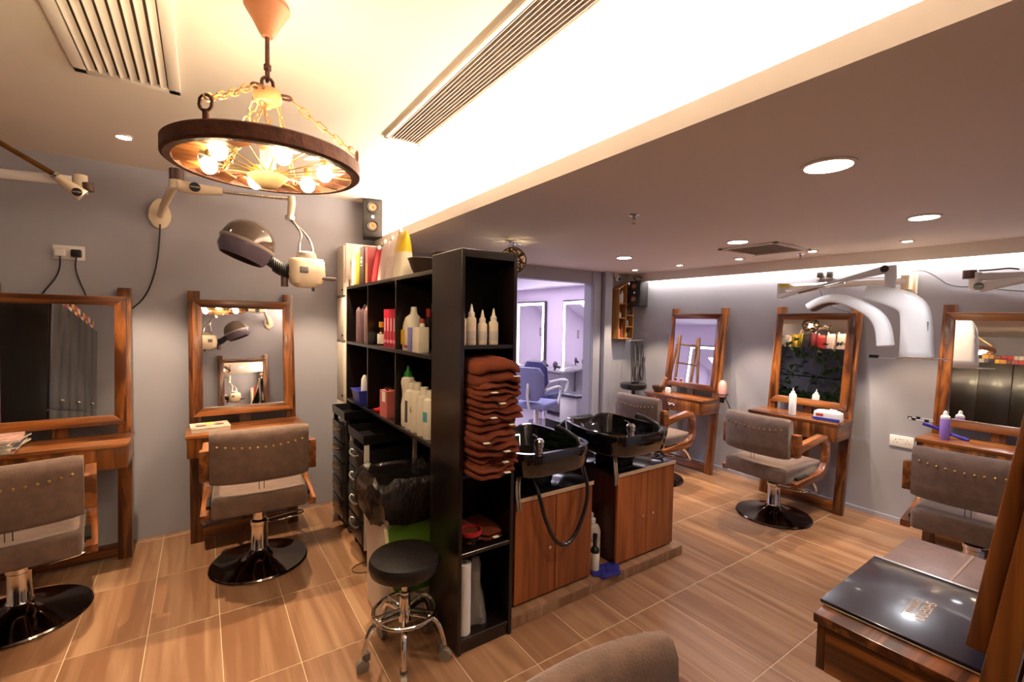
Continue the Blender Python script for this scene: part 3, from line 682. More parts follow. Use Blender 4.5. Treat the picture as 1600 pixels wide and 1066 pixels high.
# big white bottles
t = bottle('squeeze_bottle', (.985, 2.50, ZL), [(.001, 0), (.036, 0), (.039, .01), (.040, .12), (.033, .17), (.034, .20), (.040, .25), (.036, .275), (.02, .285), (.001, .285)], IVORY, 'white waisted bottle with green pointed cap', 'bottle', [(.001, .283), (.024, .283), (.022, .305), (.01, .318), (.006, .345), (.001, .345)], c('green_cap', 40, 130, 58))
for i, (y, h, lab) in enumerate(((2.415, .265, 'white bottle with dark panel label, next to the green-capped one'), (2.335, .27, 'white bottle printed with a 6 in the lower right compartment'), (2.245, .255, 'white bottle with grey lettering, second from the end unit'), (2.165, .25, 'white bottle with turquoise stripe, against the end unit'))):
    t = bottle('shampoo_bottle', (.975, y, ZL), [(.001, 0), (.036, 0), (.039, .008), (.039, h*.72), (.034, h*.8), (.021, h*.84), (.021, h), (.001, h)], IVORY, lab, 'bottle', group='white bottles in the lower right compartment')
    Mx = Matrix.Translation((-.0395, 0, h*.45)) @ Matrix.Rotation(R(-90), 4, 'Z') @ Matrix.Rotation(R(90), 4, 'X')
    if i == 0: MB().loft([[(r_*math.cos(a), r_*math.sin(a), z) for a in [R(150+60*k/8) for k in range(9)]] for r_, z in ((.0392, .04), (.0396, .041), (.0396, .16), (.0392, .161))], cap=False, closed=False).build('dark_label', c('dark_label', 70, 62, 62), t)
    elif i == 1: text('6', .05, c('dark_label', 0, 0, 0), 'printed_digit', t, Mx)
    elif i == 3: MB().loft([[(r_*math.cos(a), r_*math.sin(a), z) for a in [R(140+80*k/8) for k in range(9)]] for r_, z in ((.0392, .09), (.0396, .091), (.0396, .14), (.0392, .141))], cap=False, closed=False).build('turquoise_label', c('turquoise', 80, 170, 186), t)
# vine hanging down the back of the long shelf (seen in a mirror)
t = thing('trailing_vine', (X1+.034, 2.95, 1.742), 0, 'trailing green vine on the back of the dark shelf, seen in the mirror', 'plant')
LEAF = mat('vine_leaf', srgb(70, 108, 44), .5, var=.3)
for k in range(5):
    y0 = -.55+.28*k; pts = [(0, y0+.10*math.sin(j*1.1+k), .05-.13*j) for j in range(7)]
    MB().tube(pts, .004, 5, smooth=1).build('stem', LEAF, t)
    mb = MB()
    for j in range(70):
        p = Vector(pts[min(6, j//5)])+Vector((random.uniform(.002, .05), random.uniform(-.10, .10), random.uniform(-.09, .09)))
        a = Vector((random.uniform(-.3, .3), random.uniform(-1, 1), random.uniform(-1, .4))).normalized()*.09; b = Vector((.3, -a.z, a.y)).normalized()*.04
        mb.faces([Vector((max(v_.x, -.02), v_.y, v_.z)) for v_ in (p, p+a*.5+b, p+a, p+a*.5-b)], [(0, 1, 2, 3)])
    tag(mb.build('leaves', LEAF, t), kind='stuff')

# ================================================================== TROLLEYS, BIN, STOOL
def caster(mb_parent, x, y, name='caster', r=.024):
    k = MB().cyl((x, y, .05), (x, y, .075), .009, n=10).box(x-.012, x+.012, y-.006, y+.02, .03, .055, bev=.002).build(name, RUBBER, mb_parent)
    MB().cyl((x-.010, y+.008, r), (x+.010, y+.008, r), r, n=18).build('wheel', BPLAST, k)
def trolley(name, loc, rz, w_, d_, H, nd, label, group, silver=True):
    # drawers face local -y
    t = thing(name, loc, rz, label, 'trolley', group)
    for sx in (-1, 1):
        a, b = sorted((sx*w_/2, sx*(w_/2-.014)))
        for y0 in (-d_/2, d_/2-.03): MB().box(a, b, y0, y0+.03, .075, H-.06, bev=.002).build('upright', GWHITE if silver else BPLAST, t)
        MB().box(a, b, -d_/2+.03, d_/2-.03, .075, .30 if silver else .10, bev=.002).build('side_skirt', GWHITE if silver else BPLAST, t)
    MB().box(-w_/2+.014, w_/2-.014, -d_/2+.01, d_/2, .075, .09).build('floor_tray', BPLAST, t)
    tp = MB().loft([[(sx*(w_/2+e), sy*(d_/2+e), z) for sx, sy in ((-1, -1), (1, -1), (1, 1), (-1, 1))] for e, z in ((-.01, H-.065), (.006, H-.055), (.010, H), (.004, H), (-.002, H-.05), (-.012, H-.052))]).build('top_tray', BPLAST, t)
    hh = (H-.19)/nd
    for k in range(nd):
        z0 = .10+k*hh
        d = MB().box(-w_/2+.018, w_/2-.018, -d_/2-.012, d_/2-.03, z0, z0+hh-.012, bev=.005).build('drawer', BPLAST, t)
        MB().tube([(-w_*.26, -d_/2-.012, z0+hh*.66), (-w_*.2, -d_/2-.030, z0+hh*.6), (0, -d_/2-.034, z0+hh*.56), (w_*.2, -d_/2-.030, z0+hh*.6), (w_*.26, -d_/2-.012, z0+hh*.66)], .006, 8, smooth=1).build('handle', BRASS if not silver else STEEL, d)
    for sx in (-1, 1):
        for sy in (-1, 1): caster(t, sx*(w_/2-.03), sy*(d_/2-.04))
    return t
gt = 'black drawer trolleys'
trolley('drawer_trolley', (.98, 3.36, 0), R(-90), .33, .34, .86, 5, 'black drawer trolley below the shelf, against the white cabinet', gt, silver=False)
trolley('drawer_trolley', (.985, 2.93, 0), R(-90), .33, .34, .79, 4, 'black drawer trolley with grey metal uprights next to the waste bin', gt)
t = thing('cable_loop', (.79, 2.72, 0), 0, 'thin brown cable loop lying on the floor by the trolley', 'cable')
MB().tube([(.10, .05, .004), (-.02, .05, .004), (-.07, 0, .004), (-.04, -.06, .004), (.04, -.07, .004), (.06, -.03, .006), (.10, -.06, .004)], .003, 6, smooth=2).build('cable', c('brown_cable', 120, 80, 50), t)

def rrect(a, b, z, r=.5, n=28): return [(a*math.copysign(abs(math.cos(q))**r, math.cos(q)), b*math.copysign(abs(math.sin(q))**r, math.sin(q)), z) for q in [2*math.pi*(k+.5)/n for k in range(n)]]
t = thing('waste_bin', (.875, 2.275, 0), 0, 'white bin with green front panel and black bag, below the shelf', 'bin')
MB().loft([rrect(.15, .135, 0, .3), rrect(.158, .142, .02, .3), rrect(.17, .15, .60, .3), rrect(.174, .154, .62, .3), rrect(.165, .145, .62, .3), rrect(.145, .128, .06, .3)]).build('body', GWHITE, t)
MB().prism([(-.155, .49), (-.13, .18), (-.10, .12), (.15, .12), (.15, .535), (-.10, .535)], -.158, -.146, 'xz', bev=.004).build('panel_rim', c('pale_yellow_rim', 226, 216, 176), t)
MB().prism([(-.138, .482), (-.114, .19), (-.09, .138), (.14, .138), (.14, .518), (-.095, .518)], -.162, -.157, 'xz', bev=.002).build('green_panel', c('grass_green', 84, 124, 30), t)
rg = []
for j, (e, z) in enumerate(((.004, .50), (.030, .515), (.046, .56), (.050, .63), (.042, .69), (.022, .715), (.0, .70), (-.03, .55), (-.06, .40))):
    n = 56; ring = []
    for k in range(n):
        q = 2*math.pi*(k+.5)/n; wv = 1+.10*math.sin(7*q+j)+.07*math.sin(17*q+2*j)
        ring.append(((.172+e*wv)*math.copysign(abs(math.cos(q))**.4, math.cos(q)), (.152+e*wv)*math.copysign(abs(math.sin(q))**.4, math.sin(q)), z+.014*math.sin(5*q+j*.7)+.008*math.sin(13*q)))
    rg.append(ring)
MB().loft(rg).build('bin_bag', BAG, t, ang=25)

t = thing('rolling_stool', (.735, 1.885, 0), R(14), 'round black stool with chrome foot ring on casters', 'stool')
MB().lathe([(.001, .395), (.135, .395), (.150, .405), (.155, .42), (.155, .445), (.147, .462), (.12, .470), (.001, .474)], n=48).build('seat', LEATHER, t)
MB().lathe([(.001, .38), (.10, .38), (.10, .396), (.001, .396)], n=24).build('seat_plate', RUBBER, t)
MB().lathe([(.001, .17), (.027, .17), (.027, .21), (.023, .215), (.023, .30), (.014, .302), (.014, .385), (.001, .385)], n=20).build('gas_column', CHROME, t)
MB().tube([(.135*math.cos(2*math.pi*k/36), .135*math.sin(2*math.pi*k/36), .215) for k in range(36)], .0085, 10, closed=True).build('foot_ring', CHROME, t)
for k in range(5):
    a = R(72*k+18); ca, sa = math.cos(a), math.sin(a)
    lg = MB().tube([(.02*ca, .02*sa, .20), (.12*ca, .12*sa, .195), (.155*ca, .155*sa, .165), (.175*ca, .175*sa, .10), (.180*ca, .180*sa, .075)], .0115, 10, smooth=2).build('leg', CHROME, t)
    MB().tube([(.02*ca, .02*sa, .222), (.132*ca, .132*sa, .217)], .006, 8).build('ring_spoke', CHROME, lg)
    k2 = MB().box(.166*ca-.013, .166*ca+.013, .166*sa-.013, .166*sa+.013, .045, .08, bev=.004).build('caster', c('grey_caster', 96, 88, 82), t)
    tx, ty = -sa, ca
    MB().cyl((.172*ca-tx*.012+.01*ca, .172*sa-ty*.012+.01*sa, .027), (.172*ca+tx*.012+.01*ca, .172*sa+ty*.012+.01*sa, .027), .027, n=20).build('wheel', c('grey_wheel', 128, 116, 106), k2)

# ================================================================== WASH BASINS
def washunit(cx, label_c, label_b, side):
    t = thing('basin_cabinet', (cx, 0, .06), 0, label_c, 'cabinet', 'cabinets under the wash basins')
    y0, y1, hw, H = 1.825, 2.28, .262, .535
    MB().box(-hw, hw, y0+.02, y1, .012, H, bev=.002).build('body', wood('dark_cherry', srgb(58, 22, 12), srgb(78, 32, 18), srgb(92, 42, 24), 'z', 1.2), t)
    MB().box(-hw-.003, hw+.003, y0-.004, y1+.003, H, H+.018, bev=.002).build('worktop', c('black_worktop', 26, 22, 22, r=.12), t)
    MB().box(-hw-.004, hw+.004, y0-.007, y0-.003, H-.001, H+.019).build('edge_strip', c('edge_strip', 196, 160, 128), t)
    for s in (-1, 1):
        a, b = sorted((s*.002, s*hw)); d = MB().box(a, b, y0, y0+.018, .012, H-.006, bev=.0015, seg=1).build('door', DOORW, t)
        MB().cyl((s*.045, y0, .26), (s*.045, y0-.012, .26), .004, .009, n=14).build('knob', CHROME, d)
    b_ = thing('wash_basin', (cx+side, 2.02, .613), 0, label_b, 'basin', 'black wash basins')
    N = 44
    def ring(a, b, z, back=0, notch=0, fl=.5):
        out = []
        for k in range(N):
            q = 2*math.pi*k/N; ca, sa = math.cos(q), math.sin(q)
            x = a*math.copysign(abs(ca)**fl, ca); y = b*math.copysign(abs(sa)**fl, sa)
            zz_ = z+back*max(0, y/b)**2-notch*math.exp(-(x/.10)**2)*(1 if y > b*.5 else 0)
            out.append((x*(1-.10*max(0, y/b)), y, zz_))
        return out
    MB().loft([ring(.10, .10, 0, fl=.9), ring(.12, .12, .01, fl=.9), ring(.125, .125, .05, fl=.8), ring(.18, .19, .085, fl=.65), ring(.245, .265, .115), ring(.252, .272, .125),
               ring(.262, .285, .225, .02, .07), ring(.258, .281, .238, .02, .075), ring(.238, .260, .238, .02, .075), ring(.228, .25, .215, .015, .06), ring(.20, .22, .13), ring(.12, .14, .105, fl=.8), ring(.02, .02, .10, fl=1)]).build('bowl', CERAM, b_, ang=50)
    k = MB().lathe([(.001, .232), (.022, .232), (.020, .262), (.026, .268), (.026, .295), (.018, .305), (.001, .307)], (-.13, -.25, 0), n=20).build('mixer_tap', CHROME, b_)
    MB().tube([(-.13, -.25, .295), (-.13, -.225, .312), (-.13, -.20, .315)], .005, 8).build('lever', CHROME, k)
    h = MB().tube([(.165, -.225, .235), (.165, -.20, .26), (.15, -.12, .285), (.14, -.06, .29)], [.011, .012, .014, .02], 12, smooth=0).build('spray_handle', BPLAST, b_)
    MB().lathe([(.001, .228), (.018, .228), (.016, .242), (.001, .243)], (.165, -.235, 0), n=16).build('hose_collar', CHROME, b_)
    MB().lathe([(.001, .101), (.022, .101), (.022, .107), (.001, .107)], n=18).build('drain', CHROME, b_)
    return t, b_
washunit(1.545, 'cherry-veneer basin cabinet behind the hanging black hose, beside the dark shelf', 'glossy black wash basin beside the pile of towels', -.035)
washunit(2.278, 'cherry-veneer basin cabinet on the right, at the end of the tiled step', 'glossy black wash basin on the right, tap on its front rim', -.10)
t = thing('shower_hose', (1.55, 1.80, 0), 0, 'black shower hose hanging in a loop before the cabinet doors', 'hose')
MB().tube([(-.155, .05, .71), (-.15, -.02, .62), (-.12, -.025, .50), (-.05, -.03, .36), (.02, -.03, .33), (.08, -.03, .36), (.15, -.03, .48), (.18, -.025, .60), (.175, .02, .71)], .0105, 10, smooth=2).build('hose', BPLAST, t)
for i, (x, lab) in enumerate(((1.30, 'pale grey supply hoses beside the towels, left basin'), (1.99, 'pale grey supply hoses left of the right basin'))):
    t = thing('supply_hose', (x, 1.84, 0), 0, lab, 'hose', 'supply hoses')
    for q in (0, .016): MB().tube([(.05+q, .06, .75), (.0+q, .0, .72), (-.03+q, -.035, .66), (-.025+q, -.04, .60), (-.015+q, -.03, .56)], .006, 8, smooth=2).build('hose', c('grey_hose', 150, 134, 118), t)
t = thing('black_cable', (2.50, 1.98, .60), 0, 'tangled black cable at the right basin', 'cable')
MB().tube([(-.1, -.05, .10), (0, -.08, .06), (.02, -.10, .02), (-.06, -.05, .01), (.03, .0, .03), (.05, -.06, .0)], .006, 8, smooth=2).build('cable', RUBBER, t)
# things standing between the two cabinets
t = bottle('pump_bottle', (1.945, 1.96, .061), [(.001, 0), (.048, 0), (.052, .01), (.052, .06), (.049, .065), (.052, .075), (.052, .125), (.049, .13), (.052, .14), (.052, .185), (.04, .215), (.02, .225), (.02, .235), (.001, .235)],
       c('translucent_white', 208, 194, 184), 'big white pump bottle between the basin cabinets', 'bottle', [(.001, .235), (.022, .235), (.022, .255), (.008, .26), (.008, .285), (.001, .285)], WPLAST)
MB().tube([(0, 0, .282), (-.01, 0, .292), (-.035, -.01, .288), (-.045, -.012, .278)], .009, 8).build('pump_spout', WPLAST, t)
bottle('dark_bottle', (1.868, 1.855, .061), pr_(.026, .20, .012, .62), c('green_glass', 30, 30, 22, r=.15), 'dark bottle with pale label beside the pump bottle', 'bottle', [(.001, .2), (.014, .2), (.014, .22), (.001, .22)], BPLAST, lab=[(.0265, .015), (.0268, .016), (.0268, .115), (.0265, .116)], lab_m=IVORY)
t = thing('blue_cloth', (1.93, 1.82, .061), R(8), 'crumpled dark blue cloth on the tiled step', 'cloth')
rg = []
for j in range(6):
    f_ = (1, 1.04, .9, .65, .35, .05)[j]
    rg.append([(.105*f_*math.cos(a)*(1+.16*math.sin(3*a+1)+.06*math.sin(9*a)), .065*f_*math.sin(a)*(1+.2*math.sin(4*a)), (0, .006, .012, .014, .017, .016)[j]+.004*math.sin(5*a+j)*(j > 0)) for a in [2*math.pi*k/40 for k in range(40)]])
MB().loft(rg).build('cloth', c('royal_cloth', 30, 26, 120, r=.8), t, ang=60)
# reclining wash chairs behind the basins
def washchair(x, label):
    t = thing('wash_chair', (x, 3.0, 0), 0, label, 'chair', 'black wash chairs')
    mb = MB(); mb.M = Matrix.Translation((0, -.33, .56)) @ Matrix.Rotation(R(32), 4, 'X')
    rg = []
    for j in range(9):
        v = j/8; ww = .23*(1-.45*max(0, v-.6)/.4); rg.append([(ww*math.copysign(abs(math.cos(a))**.6, math.cos(a)), .045*math.sin(a)*(1-.6*(v > .95)), -.15+.42*v) for a in [2*math.pi*k/20 for k in range(20)]])
    mb.loft(rg); mb.build('backrest', LEATHER, t, ang=60)
    MB().box(-.24, .24, -.28, .32, .34, .46, bev=.03, seg=3).build('seat', LEATHER, t)
    MB().box(-.20, .20, -.22, .26, .06, .34, bev=.01).build('base', BPLAST, t)
    for s in (-1, 1): MB().box(min(s*.25, s*.31), max(s*.25, s*.31), -.25, .28, .30, .62, bev=.02).build('armrest', LEATHER, t)
washchair(1.62, 'black wash chair behind the left basin'); washchair(2.36, 'black wash chair whose dark headrest shows behind the right basin')

# ================================================================== WALL FITTINGS, BACK WALL
def socket(loc, rz, label, n=2, plugs=()):
    t = thing('wall_socket', loc, rz, label, 'socket', 'double wall sockets')
    MB().box(-.073, .073, -.009, 0, -.043, .043, bev=.003).build('plate', WPLAST, t)
    for s in (-1, 1):
        k = MB()
        for px, pz in ((0, .010), (-.010, -.008), (.010, -.008)): k.box(s*.036+px-.002, s*.036+px+.002, -.0096, -.008, pz-.004, pz+.004)
        tag(k.build('pin_holes', BPLAST, t), kind='stuff')
        MB().box(s*.010-.005, s*.010+.005, -.012, -.008, .02, .03).build('switch', WPLAST, t)
    for s, m_ in plugs:
        MB().box(s*.036-.024, s*.036+.024, -.042, -.009, -.027, .020, bev=.007).build('plug', m_, t)
    return t
socket((-.66, YB, 1.872), 0, 'white double socket with one white and one black plug above the left mirror', plugs=((-1, WPLAST), (1, BPLAST)))
socket((XR, 1.175, .628), R(-90), 'empty white double socket low on the right wall')
socket((XR, 1.74, 1.945), R(-90), 'double socket with two dark plugs near the lit cove', plugs=((-1, c('grey_plug', 74, 68, 66)), (1, c('grey_plug', 0, 0, 0))))
def cable(name, pts, label, r=.004, m_=RUBBER):
    t = thing(name, pts[0], 0, label, 'cable'); p0 = Vector(pts[0])
    MB().tube([Vector(p)-p0 for p in pts], r, 7, smooth=2).build('flex', m_, t); return t
cable('power_cable', [(-.697, 3.83, 1.845), (-.697, 3.835, 1.79), (-.715, 3.845, 1.72), (-.765, 3.845, 1.64), (-.80, 3.84, 1.58)], 'black cable from the left plug down behind the left mirror')
cable('power_cable', [(-.624, 3.83, 1.845), (-.632, 3.835, 1.78), (-.615, 3.845, 1.70), (-.59, 3.845, 1.63), (-.58, 3.84, 1.58)], 'black cable from the right plug down behind the left mirror')
cable('power_cable', [(-.214, 3.835, 2.10), (-.218, 3.845, 2.02), (-.228, 3.85, 1.90), (-.25, 3.85, 1.76), (-.30, 3.85, 1.61), (-.385, 3.84, 1.52)], 'dark cable curving from the hood dryer plate to the left mirror post', .0045)
def badge(t_, M, w_=.03, m_=None):
    mb = MB(); mb.M = M; mb.lathe([(.001, 0), (w_, 0), (w_*.95, .003), (.001, .003)], n=24); b = mb.build('badge', BPLAST, t_)
    text('CHAOBA', w_*.42, WPLAST, 'badge_lettering', b, M @ Matrix.Translation((0, 0, .0036)))
FRONT = Matrix.Rotation(R(90), 4, 'X')
t = thing('hood_dryer', (0, 0, 0), 0, 'wall-mounted hood hair dryer with smoked dome and cream motor box', 'hair dryer')
mb = MB(); mb.prism([(-.215+.062*math.cos(a)*(1-.35*max(0, math.sin(a))), 2.17+.10*math.sin(a)) for a in [2*math.pi*k/28 for k in range(28)]], 3.838, 3.86, 'xz', bev=.006); mb.build('wall_plate', CREAM, t)
MB().tube([(-.21, 3.84, 2.16), (-.19, 3.74, 2.20), (-.14, 3.55, 2.27), (-.115, 3.43, 2.285)], .022, 12).build('wall_arm', CREAM, t)
MB().cyl((-.108, 3.40, 2.25), (-.108, 3.40, 2.32), .036, n=20).build('elbow', CREAM, t)
MB().cyl((-.108, 3.40, 2.30), (-.108, 3.40, 2.365), .037, n=20).build('elbow_cap', c('brown_cap', 84, 56, 48), t)
MB().tube([(-.10, 3.39, 2.27), (.0, 3.385, 2.262), (.12, 3.375, 2.268)], [.036, .034, .022], 14).build('arm_socket', CREAM, t)
badge(t, Matrix.Translation((-.02, 3.348, 2.265)) @ FRONT, .028)
MB().cyl((.10, 3.377, 2.267), (.50, 3.34, 2.278), .0125, n=14).build('chrome_arm', CHROME, t)
MB().tube([(.50, 3.34, 2.295), (.505, 3.34, 2.25), (.495, 3.34, 2.16)], [.024, .024, .02], 14).build('drop_joint', CREAM, t)
MB().cyl((.494, 3.34, 2.165), (.492, 3.34, 2.14), .03, n=18).build('joint_collar', STEEL, t)
for o_, e in ((0, -.035), (.035, .055)): MB().tube([(.50, 3.33+o_, 2.145), (.53+o_*.6, 3.32+o_, 2.10), (.56+o_*1.1, 3.31+o_, 2.05), (.575+e, 3.30+o_, 1.98), (.575+e, 3.29+o_-.02, 1.86)], .008, 10, smooth=2).build('yoke_tube', CHROME, t)
mo = MB().loft([[(.585+a*x, 3.30+b*y, z) for x, y in [(math.copysign(abs(math.cos(q))**.55, math.cos(q)), math.copysign(abs(math.sin(q))**.55, math.sin(q))) for q in [2*math.pi*k/24 for k in range(24)]]]
                for a, b, z in ((.06, .06, 1.70), (.095, .085, 1.725), (.115, .095, 1.78), (.108, .09, 1.87), (.10, .085, 1.885))]).build('motor_box', CREAM, t)
MB().lathe([(.001, 1.88), (.062, 1.88), (.066, 1.895), (.058, 1.925), (.045, 1.935), (.001, 1.937)], (.585, 3.30, 0), n=24).build('vent_cap', c('grey_cap', 120, 112, 104), mo)
MB().box(.53, .58, 3.195, 3.215, 1.79, 1.83, bev=.004).build('hinge_block', c('hinge_grey', 104, 98, 100), mo)
for q, ch in enumerate(('M', 'Y')): text(ch, .035, BPLAST, 'marking', mo, Matrix.Translation((.69+.004*q, 3.245, 1.85-.045*q)) @ Matrix.Rotation(R(50), 4, 'Z') @ FRONT)
MB().box(.66, .76, 3.22, 3.30, 1.752, 1.772, bev=.006).build('control_ledge', c('ledge_grey', 92, 84, 84), mo)
MB().cyl((.62, 3.27, 1.71), (.62, 3.27, 1.675), .009, n=10).build('switch_knob', BPLAST, mo)
MB().cyl((.455, 3.31, 1.70), (.455, 3.31, 1.78), .022, n=16).build('filter_tube', c('tube_brown', 92, 66, 58), mo)
# ribbed neck between motor and dome
nk = [(.50, 3.30, 1.80), (.46, 3.30, 1.80), (.42, 3.30, 1.825), (.37, 3.30, 1.86)]
mb = MB(); mb.tube(nk, .036, 14, smooth=2)
for j in range(9): 
    p = Vector((.485-.012*j, 3.30, 1.80+.0006*j*j)); mb.tube([p+Vector((0, .043*math.cos(a), .043*math.sin(a))) for a in [2*math.pi*k/18 for k in range(18)]], .005, 6, closed=True)
tag(mb.build('ribbed_neck', RUBBER, t), kind='stuff')
# dome: open-bottomed shell tipped towards the left
DM = Matrix.Translation((.245, 3.30, 1.945)) @ Matrix.Rotation(R(22), 4, 'Y')
mb = MB(); mb.M = DM
mb.lathe([(.154, -.005), (.152, .03), (.140, .075), (.115, .11), (.075, .138), (.03, .152), (.001, .154), (.001, .149), (.07, .132), (.11, .105), (.135, .07), (.147, .028), (.149, -.005)], n=40); mb.build('dome', SMOKE, t, ang=50)
mb = MB(); mb.M = DM
mb.lathe([(.156, -.008), (.159, .002), (.156, .012), (.150, .0)], n=40); mb.build('dome_band', c('band_grey', 150, 136, 130), t)
mb = MB(); mb.M = DM
mb.lathe([(.153, -.004), (.150, -.06), (.125, -.095), (.120, -.093), (.144, -.058), (.148, -.004)], n=40); mb.build('visor', SMOKE2, t, ang=50)
# second dryer's arm at the left edge
t = thing('dryer_arm', (0, 0, 0), 0, 'cream jointed dryer arm with bronze tube at the left edge, above the socket', 'wall arm')
mb = MB(); mb.prism([(-1.25+.062*math.cos(a), 2.17+.10*math.sin(a)) for a in [2*math.pi*k/24 for k in range(24)]], 3.838, 3.86, 'xz', bev=.006); mb.build('wall_plate', CREAM, t)
MB().tube([(-1.25, 3.84, 2.17), (-1.22, 3.6, 2.185), (-1.18, 3.42, 2.185)], .022, 12).build('wall_arm', CREAM, t)
MB().cyl((-1.20, 3.41, 2.185), (-.56, 3.40, 2.215), .025, n=18).build('white_tube', WPLAST, t)
MB().cyl((-.53, 3.40, 2.25), (-.53, 3.40, 2.15), .03, n=18).build('elbow', CREAM, t)
MB().cyl((-.50, 3.385, 2.21), (-.495, 3.385, 2.165), .024, n=14).build('elbow_cap', c('brown_cap', 0, 0, 0), t)
MB().tube([(-.62, 3.36, 2.225), (-.58, 3.36, 2.185), (-.515, 3.37, 2.135)], [.018, .027, .035], 14).build('arm_socket', CREAM, t)
badge(t, Matrix.Translation((-.535, 3.335, 2.145)) @ FRONT, .022)
MB().cyl((-.615, 3.36, 2.22), (-1.0, 3.30, 2.49-.04), .013, n=14).build('bronze_arm', BRONZE, t)
MB().cyl((-.625, 3.358, 2.228), (-.61, 3.36, 2.217), .02, n=14).build('collar', CHROME, t)
# loudspeaker high on the back wall
def speaker(loc, rz, label, tilt=0):
    t = thing('loudspeaker', loc, rz, label, 'speaker', 'small black loudspeakers')
    MB().prism([(-.19, -.15), (0, -.15), (0, .15), (-.17, .15), (-.17, .02)], -.075, .075, 'yz', bev=.006).build('cabinet', c('speaker_black', 40, 36, 34), t)
    for z, y in ((.085, -.1705), (-.065, -.181)):
        mb = MB(); mb.M = Matrix.Translation((0, y, z)) @ Matrix.Rotation(R(90), 4, 'X')
        mb.lathe([(.001, .002), (.02, .003), (.036, .010), (.042, .012), (.046, .006), (.046, 0), (.001, 0)], n=24); wf = mb.build('woofer', c('woofer_dark', 52, 40, 36), t)
        mb = MB(); mb.M = Matrix.Translation((0, y, z)) @ Matrix.Rotation(R(90), 4, 'X'); mb.lathe([(.012, .006), (.026, .010), (.028, .013), (.012, .012), (.012, .006)], n=24); mb.build('copper_cone', COPPER, wf)
    MB().lathe([(.001, -.178), (.012, -.178), (.012, -.17), (.001, -.17)], n=14, M=Matrix.Rotation(R(90), 4, 'X') @ Matrix.Translation((0, .01, .35))).build('tweeter', WPLAST, t)
    MB().box(-.03, .03, 0, .02, -.04, .04).build('bracket', RUBBER, t)
    return t
speaker((1.19, YB-.02, 2.30), R(-16), 'black two-way loudspeaker high on the wall above the white cabinet')

# ================================================================== RIGHT WALL
t = thing('wall_shelf', (4.20, YB, 0), 0, 'small house-shaped wooden wall shelf with little bottles', 'shelf')
PINE = wood('raw_pine', srgb(150, 98, 46), srgb(184, 132, 72), srgb(204, 158, 98), 'z', 1.5)
def pb(name, *a): return MB().box(*a, bev=.001, seg=1).build(name, PINE, t)
pb('side', -.13, -.118, -.11, 0, 1.31, 1.90); pb('side', .118, .13, -.11, 0, 1.31, 1.90); pb('divider', -.006, .006, -.108, 0, 1.32, 1.95)
for z in (1.31, 1.72): pb('board', -.118, .118, -.11, 0, z, z+.012)
pb('board', .006, .118, -.11, 0, 1.45, 1.462); pb('board', .006, .118, -.11, 0, 1.585, 1.597); pb('board', -.118, -.006, -.11, 0, 1.55, 1.562)
pb('back', -.118, .118, -.006, 0, 1.31, 1.90)
for s in (-1, 1):
    MB().hexa([(s*.15, -.115, 1.885), (0, -.115, 1.965), (0, 0, 1.965), (s*.15, 0, 1.885), (s*.15, -.115, 1.90), (0, -.115, 1.98), (0, 0, 1.98), (s*.15, 0, 1.90)]).build('roof_board', PINE, t)
sm = [(-.085, 1.732, .13, IVORY, 'white'), (-.04, 1.732, .15, WPLAST, 'tall white'), (.05, 1.732, .06, BPLAST, 'black capped'), (.085, 1.732, .11, c('brown_vial', 60, 40, 36), 'dark brown'),
      (-.07, 1.562, .07, WPLAST, 'squat white'), (.05, 1.597, .09, c('plum_vial', 70, 50, 66), 'plum'), (.085, 1.597, .10, c('slate_vial', 70, 70, 90), 'slate'), (-.08, 1.322, .13, c('rose_vial', 190, 120, 110), 'rose'),
      (-.035, 1.322, .14, c('clay_vial', 150, 80, 60), 'clay red'), (.06, 1.462, .08, c('grey_vial', 120, 116, 120), 'grey'), (.05, 1.322, .07, BRASS, 'gold capped'), (.09, 1.322, .08, c('brown_vial', 0, 0, 0), 'brown')]
for x, z, h, m_, nm_ in sm:
    bottle('small_bottle', (4.20+x, YB-.07, z), pr_(.017, h, .008, .72), m_, '%s little bottle in the house-shaped wall shelf, %s' % (nm_, {1.732: 'top row', 1.562: 'left middle row', 1.597: 'right middle row', 1.322: 'bottom row', 1.462: 'right third row'}[z]), 'bottle', group='little bottles in the wall shelf')
t = thing('security_camera', (4.10, YB-.02, 2.03), 0, 'small white security camera above the wooden wall shelf', 'camera')
MB().lathe([(.001, .06), (.03, .06), (.033, .05), (.033, .02), (.02, .0), (.001, 0)], n=20).build('mount', WPLAST, t)
MB().ball((0, -.03, .0), .036, n=18).build('ball', WPLAST, t); MB().ball((0, -.052, -.006), .02, n=14).build('lens', BPLAST, t)
s2 = speaker((4.42, 3.70, 1.85), R(-82), 'black loudspeaker with silver trim beside the wooden wall shelf')
cable('speaker_cable', [(4.36, 3.72, 2.0), (4.28, 3.72, 2.03), (4.25, 3.70, 2.05), (4.32, 3.66, 2.06), (4.40, 3.66, 2.0)], 'black looped cable over the right loudspeaker', .006)
